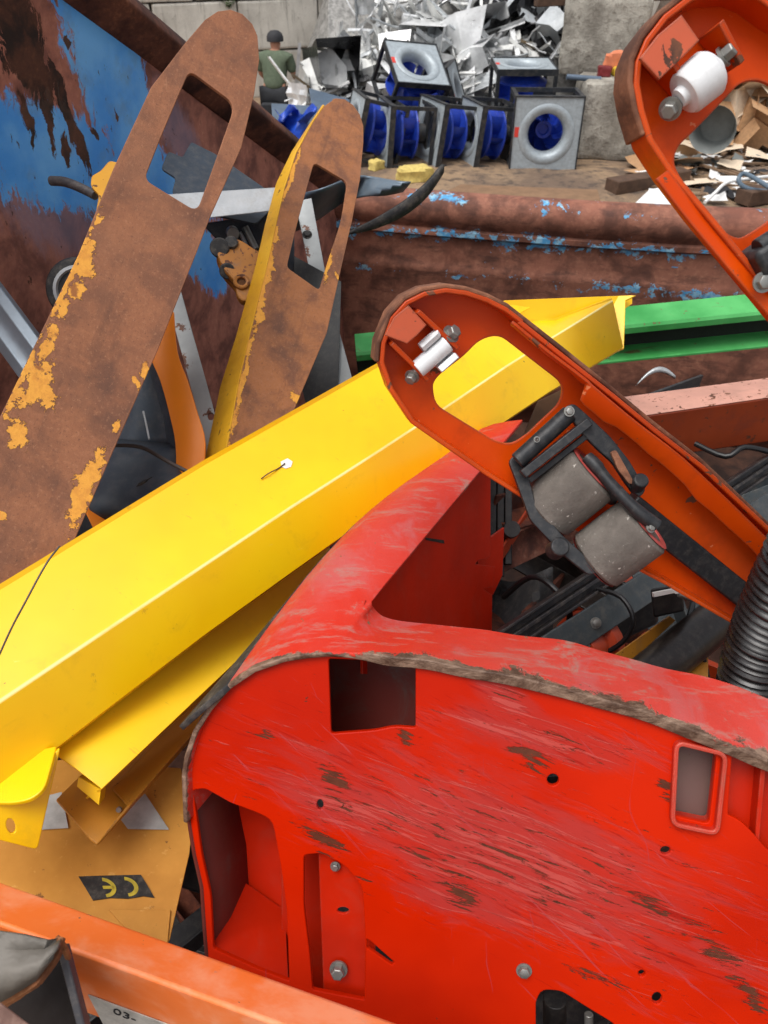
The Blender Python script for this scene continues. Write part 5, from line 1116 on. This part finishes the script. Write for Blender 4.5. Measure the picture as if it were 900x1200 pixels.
hexa('block_body', [P(762, 690, 1.3), P(800, 684, 1.32), P(802, 716, 1.34), P(766, 724, 1.32), P(762, 690, 1.38), P(800, 684, 1.4), P(802, 716, 1.42), P(766, 724, 1.4)], DK, t, .004)
beam('cable_tie', [(-.004, -.003), (.004, -.003), (.004, .003), (-.004, .003)], P(765, 697, 1.285), P(790, 692, 1.29), TAGP, t, nnv, .0006); lathe('tie_head', P(793, 692, 1.288), P(793, 692, 1.28), [(0, .006), (.004, .006)], TAGP, t, 12, .0005); cyl('screw', P(795, 697, 1.3), P(812, 703, 1.31), .004, GALV, t, 10)
ORM = paint('orange_machine_paint', C(188, 60, 14), .5, chip=.2, wear_or_shine=.6, grime=.4, sc=3)
t = thing('orange_casting', 'orange machine casting with bolt holes, deep under the flat bar', 'machine part', P(690, 750, 1.5))
lathe('casting_body', P(672, 770, 1.48), P(712, 738, 1.62), [(0, .05), (.05, .055), (.055, .07), (.09, .07), (.095, .045), (.14, .04)], ORM, t, 24, .002)
for dx, dy in ((0, 0), (26, -12), (14, 14)): bolt('bolt', P(672+dx, 742+dy, 1.46), nnv, .008, .008, GALV, t)
t = thing('hydraulic_pump', 'black machine unit with small fittings, deep behind the red chassis', 'machine part', P(730, 720, 1.62))
hexa('pump_body', [P(708, 700, 1.6), P(766, 678, 1.64), P(772, 730, 1.7), P(716, 756, 1.66), P(708, 700, 1.75), P(766, 678, 1.8), P(772, 730, 1.85), P(716, 756, 1.8)], DK, t, .01)
cyl('fitting', P(720, 712, 1.6), P(726, 708, 1.56), .02, DKB, t); cyl('fitting', P(745, 704, 1.62), P(750, 700, 1.58), .014, GALV, t)
t = thing('rubber_mat', 'dark grey rubber mat crumpled behind the red inner wall', 'rubber mat', P(605, 720, 1.8))
sheet('mat_sheet', [[P(572+75*u, 672+80*v+10*math.sin(u*4), 1.78+.07*math.sin(u*5+v*3)) for u in [i/10 for i in range(11)]] for v in [j/8 for j in range(9)]], plain('rubber_grey', C(58, 58, 60), .8, sc=3, dust=.3), t, .006)
t = thing('vertical_strut', 'black ribbed strut standing behind the red inner wall', 'strut', P(588, 640, 1.7))
for k in range(3): beam('strut_rib', [(-.008, -.01), (.008, -.01), (.008, .01), (-.008, .01)], P(577+k*9, 690-k*14, 1.68), P(577+k*9, 540, 1.72), DK, t, nnv, .002)
cyl('knob', P(597, 622, 1.66), P(600, 620, 1.62), .018, DK, t)
t = thing('brown_angle', 'rusty brown angle iron behind the grey rollers', 'angle iron', P(620, 640, 1.7))
beam('angle_body', [(-.04, -.004), (.04, -.004), (.04, .05), (.034, .05), (.034, .004), (-.04, .004)], P(580, 652, 1.7), P(720, 590, 2.0), rusty('angle_rust', 2, C(70, 44, 38), C(118, 70, 56), C(160, 120, 100)), t, nnv)
t = thing('grey_panel', 'pale grey sheet behind the grey rollers above the brown angle iron', 'panel', P(600, 630, 1.85)); hexa('panel_sheet', [P(578, 600, 1.85), P(720, 545, 2.1), P(725, 590, 2.1), P(580, 655, 1.85), P(578, 600, 1.86), P(720, 545, 2.11), P(725, 590, 2.11), P(580, 655, 1.86)], BARG, t, .001)
tag(sheet('oval_hoop', [[P(745+46*u, 452-16*math.sin(u*2.6)-6*v*math.sin(u*2.6), 2.2) for u in [i/12 for i in range(13)]] for v in (0, 1)], SILG, th=.01), 'thin grey metal hoop lying above the pink box section', 'hoop')
tag(hexa('wood_plank', [P(630, 470, 1.9), P(668, 452, 1.95), P(660, 520, 1.8), P(600, 540, 1.75), P(630, 470, 1.94), P(668, 452, 1.99), P(660, 520, 1.84), P(600, 540, 1.79)], plain('brown_panel_wood', C(122, 84, 48), .7, var=.4, sc=3), None, .003), 'brown ochre plank seen through the window of the orange fork', 'plank')
CBL = plain('cable_black', C(20, 20, 22), .45)
tag(tube('cable', [P(590, 700, 1.62), P(622, 676, 1.55), P(650, 690, 1.5), P(668, 720, 1.5), P(655, 756, 1.55)], .006, CBL), 'black cable looping behind the red inner wall', 'cable')
tag(tube('cable', [P(700, 690, 1.5), P(728, 700, 1.46), P(742, 726, 1.44), P(730, 752, 1.46), P(700, 770, 1.5)], .005, CBL), 'black cable curling round the orange casting', 'cable')
tag(tube('cable', [P(800, 660, 1.5), P(812, 700, 1.42), P(806, 735, 1.36), P(822, 765, 1.34), P(830, 800, 1.36)], .005, CBL), 'black cable hanging beside the corrugated hose', 'cable')
tag(tube('cable', [P(815, 520, 1.9), P(850, 535, 1.85), P(872, 524, 1.85), P(905, 530, 1.85)], .007, CBL), 'black cable under the pink-topped box section', 'cable')
# dark filler scrap added between the bigger pieces so the gaps look dark
rnd = random.Random(77)
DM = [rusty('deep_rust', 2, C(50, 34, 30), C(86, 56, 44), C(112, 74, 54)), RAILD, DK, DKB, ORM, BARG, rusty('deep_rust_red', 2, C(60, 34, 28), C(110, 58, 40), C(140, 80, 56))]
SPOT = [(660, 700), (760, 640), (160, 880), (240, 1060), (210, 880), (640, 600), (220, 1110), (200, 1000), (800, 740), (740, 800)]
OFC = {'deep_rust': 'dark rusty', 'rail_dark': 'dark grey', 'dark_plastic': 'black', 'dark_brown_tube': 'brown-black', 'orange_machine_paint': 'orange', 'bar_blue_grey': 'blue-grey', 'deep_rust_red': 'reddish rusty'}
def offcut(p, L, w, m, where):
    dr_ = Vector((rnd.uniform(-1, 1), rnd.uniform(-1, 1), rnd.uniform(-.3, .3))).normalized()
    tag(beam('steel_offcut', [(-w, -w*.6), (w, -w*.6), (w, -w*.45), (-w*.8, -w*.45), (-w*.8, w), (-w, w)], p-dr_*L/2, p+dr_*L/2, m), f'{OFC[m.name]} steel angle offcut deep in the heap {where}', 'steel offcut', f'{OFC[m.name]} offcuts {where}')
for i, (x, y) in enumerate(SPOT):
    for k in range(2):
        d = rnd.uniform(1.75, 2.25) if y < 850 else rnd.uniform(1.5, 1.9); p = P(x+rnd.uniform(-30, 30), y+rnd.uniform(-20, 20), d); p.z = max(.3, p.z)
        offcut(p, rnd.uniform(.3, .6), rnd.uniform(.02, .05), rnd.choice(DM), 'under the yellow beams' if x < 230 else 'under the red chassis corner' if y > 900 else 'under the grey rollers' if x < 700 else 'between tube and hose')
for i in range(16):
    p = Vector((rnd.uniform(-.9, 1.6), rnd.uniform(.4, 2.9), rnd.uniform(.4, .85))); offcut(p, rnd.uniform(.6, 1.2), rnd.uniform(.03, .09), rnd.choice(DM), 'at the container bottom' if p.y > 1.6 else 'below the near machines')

# ---- things around the rusty forks
STEELB = plain('blue_grey_sheet', C(112, 128, 142), .42, .35, var=.25, sc=2, dust=.3)
rows = []
for v in [j/10 for j in range(11)]:
    rows.append([P(352+130*u-10*v, 242-34*math.sin(math.pi*(.15+.5*u))+46*v*(1-.75*u)+3*math.sin(u*9), 2.25+.25*v*(1-u)-.06*math.sin(u*8+v*2)) for u in [i/14 for i in range(15)]])
tag(sheet('bent_sheet', rows, STEELB, th=.004, ang=60), 'bent blue-grey sheet of steel behind the smaller rusty fork', 'sheet metal')
q = catmull([P(405, 274, 2.2), P(440, 262, 2.2), P(475, 243, 2.2), P(500, 222, 2.2), P(519, 197, 2.2)], 4); n = len(q)
tag(sheet('rubber_strip', [[p+Vector((0, 0, (.020*math.sin(math.pi*(.12+.86*(1-i/n))))*s_)) for i, p in enumerate(q)] for s_ in (1, 0, -1)], RUB, th=.012, ang=60), 'curved black rubber strip pointing up in front of the container rim', 'rubber strip')
DPL = plain('dark_blue_grey_plate', C(54, 64, 76), .5, .1, var=.2, sc=3, dust=.25)
np_ = Plane((189, 197, 1.9), (306, 222, 2.0), (216, 240, 1.85))
tag(plate('notched_plate', np_, fillet([(189, 197), (197, 177), (214, 184), (224, 166), (252, 180), (330, 234), (300, 262), (216, 244), (202, 224), (206, 208)], [4, 4, 2, 3, 3, 3, 3, 4, 3, 3], 3), DPL, None, .005, bev=.001), 'dark notched steel plate seen through the window of the largest fork', 'plate')
LB = plain('pale_grey_bar', C(176, 180, 184), .5, .1, sc=3, dust=.35)
tag(hexa('flat_bar', [P(192, 228, 1.82), P(350, 218, 1.86), P(350, 244, 1.84), P(222, 258, 1.8), P(192, 228, 1.86), P(350, 218, 1.9), P(350, 244, 1.88), P(222, 258, 1.84)], LB, None, .003), 'pale grey flat bar lying between the two rusty forks', 'bar')
t = thing('dark_navy_panel', 'dark panel with silver fittings below the pale grey bar', 'machine part', P(290, 300, 1.98))
hexa('box_body', [P(236, 262, 1.98), P(345, 246, 2.0), P(345, 340, 2.05), P(300, 330, 2.05), P(236, 262, 2.1), P(345, 246, 2.12), P(345, 340, 2.15), P(300, 330, 2.15)], plain('panel_navy_dark', C(44, 52, 64), .5, sc=3, dust=.2), t, .004)  # thick dark navy panel behind the silver fittings
cyl('fitting', P(272, 272, 1.96), P(273, 274, 1.93), .016, GALV, t, 20, .002); cyl('strut_rod', P(287, 266, 1.96), P(300, 292, 1.97), .009, GALV, t); cyl('strut_rod', P(281, 272, 1.96), P(290, 290, 1.97), .005, LB, t)
HB = thing('hinge_bracket', 'rusty ochre cast hinge bracket beside the yellow fork edge', 'bracket', P(280, 330, 1.72))
HBM = paint('hinge_ochre', C(176, 112, 32), .55, chip=.42, wear_or_shine=.9, grime=.6, sc=3)
hb = Plane((252, 290, 1.72), (300, 330, 1.72), (290, 280, 1.74))
plate('bracket_body', hb, fillet([(252, 292), (258, 281), (270, 277), (284, 281), (300, 292), (318, 300), (300, 350), (284, 345), (276, 330), (262, 316)], 6, 3), HBM, HB, .045, bev=.006)
plate('lower_lug', hb, fillet([(276, 330), (284, 322), (294, 330), (296, 350), (284, 354), (277, 345)], 6, 3), HBM, HB, .02, h=.012, bev=.004)
lathe('eye_ring', hb.w(283, 331, .012), hb.w(283, 331, .012)+hb.n, [(0, .018), (.006, .018), (.008, .015), (.006, .010), (0, .010)], HBM, HB, 20); cyl('dark_cap', hb.w(259, 292, -.02), hb.w(257, 290, .004), .022, RUB, HB, 18, .003); cyl('dark_cap', hb.w(268, 316, -.03), hb.w(266, 318, -.005), .018, RUB, HB, 18, .003)
lathe('pivot', hb.w(271, 285, 0), hb.w(271, 285, 0)+hb.n, [(0, .016), (.008, .014), (.009, .008)], RUB, HB, 16)
s = Mat('strip_grey_rusted'); c = s.mix(s.ramp(s.noise(5, 6), .3, .7), C(140, 144, 146), C(180, 184, 184)); k = s.ramp(s.noise(20, 7, .7, .4), .6, .64); c = s.mix(k, c, rust_col(s, 2)); STR = s.out(c, .5, .1, s.noise(40, 5), .15, .001)
gp = Plane((357, 240, 2.12), (400, 455, 1.95), (410, 240, 2.12))
t = thing('drilled_strip', 'grey drilled strip with a bolt, seen through the smaller fork window', 'strip', P(402, 455, 1.95)); plate('strip_body', gp, [(346, 236), (365, 232), (386, 345), (415, 452), (410, 475), (396, 470), (374, 372)], STR, t, .006); bolt('bolt', gp.w(360, 275, 0), gp.n, .010, .008, RUB, t)
gp2 = Plane((207, 345, 1.62), (248, 510, 1.55), (250, 345, 1.62))
t = thing('drilled_strip', 'grey drilled strip standing beside the orange band', 'strip', P(245, 520, 1.55)); plate('strip_body', gp2, fillet([(190, 330), (211, 338), (256, 500), (262, 560), (246, 560), (240, 515)], 3, 2), STR, t, .006, [circ_px(247, 488, 4, 4.5)])
tag(plate('dark_sheet', Plane((330, 330, 2.0), (400, 420, 1.95), (390, 330, 2.0)), [(345, 300), (400, 330), (396, 470), (360, 480), (340, 400)], DK, None, .004), 'dark sheet behind the smaller fork window', 'sheet metal')
# orange and black seat shell
ST = thing('operator_chair', 'black padded seat with an orange shell, wedged between the rusty forks', 'seat', P(160, 600, 1.45))
ORS = paint('seat_orange', C(255, 142, 24), .4, grime=.1, var=.06); SEAT = plain('seat_black', C(62, 72, 84), .5, sc=3, dust=.2, bump=.25)
oi = [(186, 366), (176, 412), (188, 446), (198, 482), (206, 522), (206, 572)]; oo = [(204, 366), (208, 412), (220, 446), (231, 482), (241, 520), (236, 575)]
sheet('shell_band', [catmull([P(x, y, 1.50-.008*k) for k, (x, y) in enumerate(oi)], 4), catmull([P((x+x2)/2, (y+y2)/2, 1.50-.008*k) for k, ((x, y), (x2, y2)) in enumerate(zip(oi, oo))], 4), catmull([P(x, y, 1.50-.008*k) for k, (x, y) in enumerate(oo)], 4)], ORS, ST, .005, 0, .001)
bi = [(172, 405), (176, 430), (188, 470), (197, 510), (203, 565)]; bo = [(179, 412), (190, 446), (200, 482), (208, 522), (208, 570)]
sheet('shell_edge', [catmull([P(x, y, 1.53) for x, y in bi], 4), catmull([P(x, y, 1.49) for x, y in bo], 4)], SEAT, ST, .008, 0, .001)
cush = []
for v in [j/12 for j in range(13)]:
    row = []
    for u in [i/12 for i in range(13)]:
        x = (1-v)*(128+82*u)+v*(100+112*u); y = (1-v)*(520+8*u)+v*(596-6*u)+v*14*math.sin(math.pi*u); ed = min(1, 5*min(u, 1-u, v*1.2, (1-v)))
        row.append(P(x, y, 1.52-.10*v-.035*math.sqrt(max(0, ed))-.006*mnoise.noise(Vector((u*4, v*4, 2)))))
    cush.append(row)
sheet('seat_cushion', cush, SEAT, ST, .012, -1, 0, 60)
back = []
for v in [j/10 for j in range(11)]:
    back.append([P((1-v)*(165+20*u)+v*(110+100*u), 395+130*v, 1.58-.03*math.sin(math.pi*u)+.03*v+.006*mnoise.noise(Vector((u*3, v*6, 5)))) for u in [i/10 for i in range(11)]])
sheet('seat_back', back, SEAT, ST, .012, -1, 0, 60)
tube('seat_seam', [P(168, 482, 1.545), P(172, 500, 1.535), P(175, 515, 1.52)], .002, LB, ST, 6); tube('seat_crease', [P(160, 570, 1.40), P(168, 565, 1.40), P(178, 559, 1.41)], [.001, .003, .001], RUB, ST, 6)
hexa('shell_front', [P(98, 594, 1.40), P(200, 588, 1.42), P(200, 640, 1.44), P(112, 640, 1.42), P(98, 594, 1.44), P(200, 588, 1.46), P(200, 640, 1.48), P(112, 640, 1.46)], ORS, ST, .004)
tag(tube('black_cable', [P(133, 522, 1.37), P(165, 524, 1.36), P(195, 540, 1.34), P(222, 554, 1.32), P(236, 560, 1.31)], .0035, plain('cable_brown', C(58, 48, 44), .6), None, 8), 'thin dark cable draped over the black seat', 'cable')
tag(hexa('steel_edge', [P(85, 640, 1.3), P(100, 600, 1.35), P(112, 625, 1.35), P(95, 665, 1.3), P(85, 640, 1.33), P(100, 600, 1.38), P(112, 625, 1.38), P(95, 665, 1.33)], DPL, None, .002), 'dark steel corner between the largest fork and the seat shell', 'steel piece')
# aluminium profile, wheel and stick at the left
AL = plain('aluminium_profile', C(150, 162, 174), .38, .5, var=.15, sc=2, dust=.2)
t = thing('aluminium_profile', 'ribbed blue-grey aluminium profile leaning behind the largest fork', 'profile', P(40, 420, 1.55))
beam('profile_body', [(-.04, -.02), (.04, -.02), (.04, .012), (.02, .02), (.006, .014), (-.006, .014), (-.02, .02), (-.04, .012)], P(-60, 290, 1.62), P(62, 455, 1.55), AL, t, nnv, .002)
t = thing('small_wheel', 'small dark wheel with a pale rim peeking out behind the largest fork', 'wheel', P(85, 345, 1.58))
lathe('tyre', P(95, 340, 1.6), P(92, 341, 1.54), [(0, .05), (.004, .062), (.02, .066), (.036, .062), (.04, .05)], RUB, t, 32, 0, True, 50); lathe('rim', P(93.5, 340.5, 1.57), P(92, 341, 1.54), [(.0, .05), (.012, .05), (.014, .044), (.006, .04)], LB, t, 32, 0, False)
STK = plain('dark_rod', C(74, 72, 76), .5, .2, sc=6, dust=.4)
tag(tube('bent_rod', [P(60, 212, 1.56), P(75, 213, 1.55), P(92, 219, 1.54), P(112, 229, 1.53)], .0095, STK, None, 14), 'short grey rod poking out behind the edge of the largest fork', 'rod')
tag(plate('yellow_flap', Plane((105, 205, 1.44), (130, 240, 1.40), (140, 190, 1.46)), fillet([(107, 206), (118, 200), (128, 188), (146, 192), (140, 230), (112, 250), (116, 228), (106, 218)], 4, 3), YELF, None, .006, bev=.001), 'bent yellow painted flap at the edge of the largest fork', 'flap')
# thin wire hanging over the yellow beam
tag(tube('wire', [P(70, 640, .985), P(58, 655, .975), P(46, 675, .965), P(30, 705, .955), P(14, 735, .95), P(-2, 770, .945)], .0013, plain('wire_dark', C(60, 56, 52), .5), None, 6), 'thin dark wire trailing over the end of the yellow beam', 'wire')

# ---- orange box beam and torn tube at the bottom
s = Mat('orange_beam_dusty'); c = s.mix(s.ramp(s.noise(4, 5), .3, .7), C(242, 116, 44), C(248, 136, 76)); c = s.mix(s.op('MULTIPLY', s.ramp(s.noise(9, 8, .7, .3), .42, .66), .55), c, C(248, 176, 140))
c = s.mix(s.op('MULTIPLY', s.ramp(s.noise(11, 6, .7, .6, s.mp(loc=(5, 1, 2))), .62, .72), .7), c, C(160, 148, 138)); c = s.mix(s.ramp(s.noise(50, 6, .7), .7, .72), c, C(120, 96, 80)); ORB = s.out(c, .5, 0, s.noise(40, 5), .15, .001)
OB = thing('orange_box_beam', 'dusty orange box beam crossing the bottom corner of the heap', 'beam', P(0, 1150, .75))
A0, A1, B0, B1 = P(-80, 1004, .86), P(560, 1232, .80), P(-80, 1054, .79), P(330, 1231, .755)
B1 = B0+(A1-A0)*((B1-B0).dot((A1-A0).normalized())/(A1-A0).length*1.5)
dn = (A1-A0).cross(B0-A0).normalized()*.12
dn = (dn if dn.z < 0 else -dn)+FWD*.085
hexa('beam_body', [A0, A1, B1, B0, A0+dn, A1+dn, B1+dn, B0+dn], ORB, OB, .006)
lb = Plane(B0, B1, B0+dn)
LABW = plain('label_white', C(206, 200, 190), .6, sc=6, dust=.35); INK = plain('label_ink', C(40, 38, 40), .7)
lab = plate('inventory_label', lb, [(103, 1166), (200, 1202), (260, 1228), (260, 1262), (128, 1214)], LABW, OB, .0008, h=.0015, bev=0)
text_on('label_text', lb, '03-', (146, 1190), .021, math.atan2(lb.uv(200, 1206).y-lb.uv(110, 1170).y, lb.uv(200, 1206).x-lb.uv(110, 1170).x), INK, lab, .0022)
TORN = metal('torn_zinc', C(116, 110, 102), .6, .2); TRUST = rusty('torn_edge_rust', 4, C(90, 54, 34), C(150, 96, 60), C(186, 140, 100))
TT = thing('torn_tube', 'torn grey sheet-metal tube end with a rusty edge, over the orange beam', 'tube', P(30, 1150, .7))
tp_ = [(-50, 1080), (0, 1091), (30, 1096), (56, 1101), (72, 1101)]; bt_ = [(-50, 1185), (-4, 1176), (14, 1166), (42, 1148), (62, 1122)]
rows = [[P(x, y, .70-.02*math.sin(k*.8)) for k, (x, y) in enumerate(tp_)]]
for v in (.25, .5, .75, 1): rows.append([P(x1+(x2-x1)*v+3*mnoise.noise(Vector((k, v*3, 1))), y1+(y2-y1)*v, .70-.03*math.sin(v*2.2)+.01*mnoise.noise(Vector((k*.9, v*4, 2)))) for k, ((x1, y1), (x2, y2)) in enumerate(zip(tp_, bt_))])
sheet('tube_wall', rows, TORN, TT, .003, 0, 0, 60)
tube('torn_edge', [P(72, 1100, .70), P(63, 1122, .688), P(44, 1148, .682), P(40, 1152, .682), P(16, 1166, .69), P(-4, 1177, .70), P(-50, 1188, .70)], [.004, .006, .005, .006, .004], TRUST, TT, 8)
tube('torn_edge', [P(66, 1099, .70), P(74, 1108, .70), P(80, 1122, .72)], .003, TRUST, TT, 8)
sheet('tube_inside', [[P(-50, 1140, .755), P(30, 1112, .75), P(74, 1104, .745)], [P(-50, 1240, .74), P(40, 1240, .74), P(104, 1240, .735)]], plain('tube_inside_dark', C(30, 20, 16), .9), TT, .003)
tag(beam('post_edge', [(-.004, -.006), (.004, -.006), (.004, .006), (-.004, .006)], P(74, 1108, .725), P(108, 1240, .70), STK, None, nnv, .002), 'narrow dark metal post edge below the torn tube', 'post')
tag(hexa('rusty_plate', [P(-60, 1160, .62), P(0, 1174, .62), P(55, 1216, .60), P(-60, 1260, .58)]+[P(-60, 1160, .63), P(0, 1174, .63), P(55, 1216, .61), P(-60, 1260, .59)], rusty('corner_plate_rust', 4, C(100, 74, 66), C(140, 110, 98), C(170, 146, 134)), None, .001), 'greyish rusty plate in the bottom corner under the torn tube', 'plate')
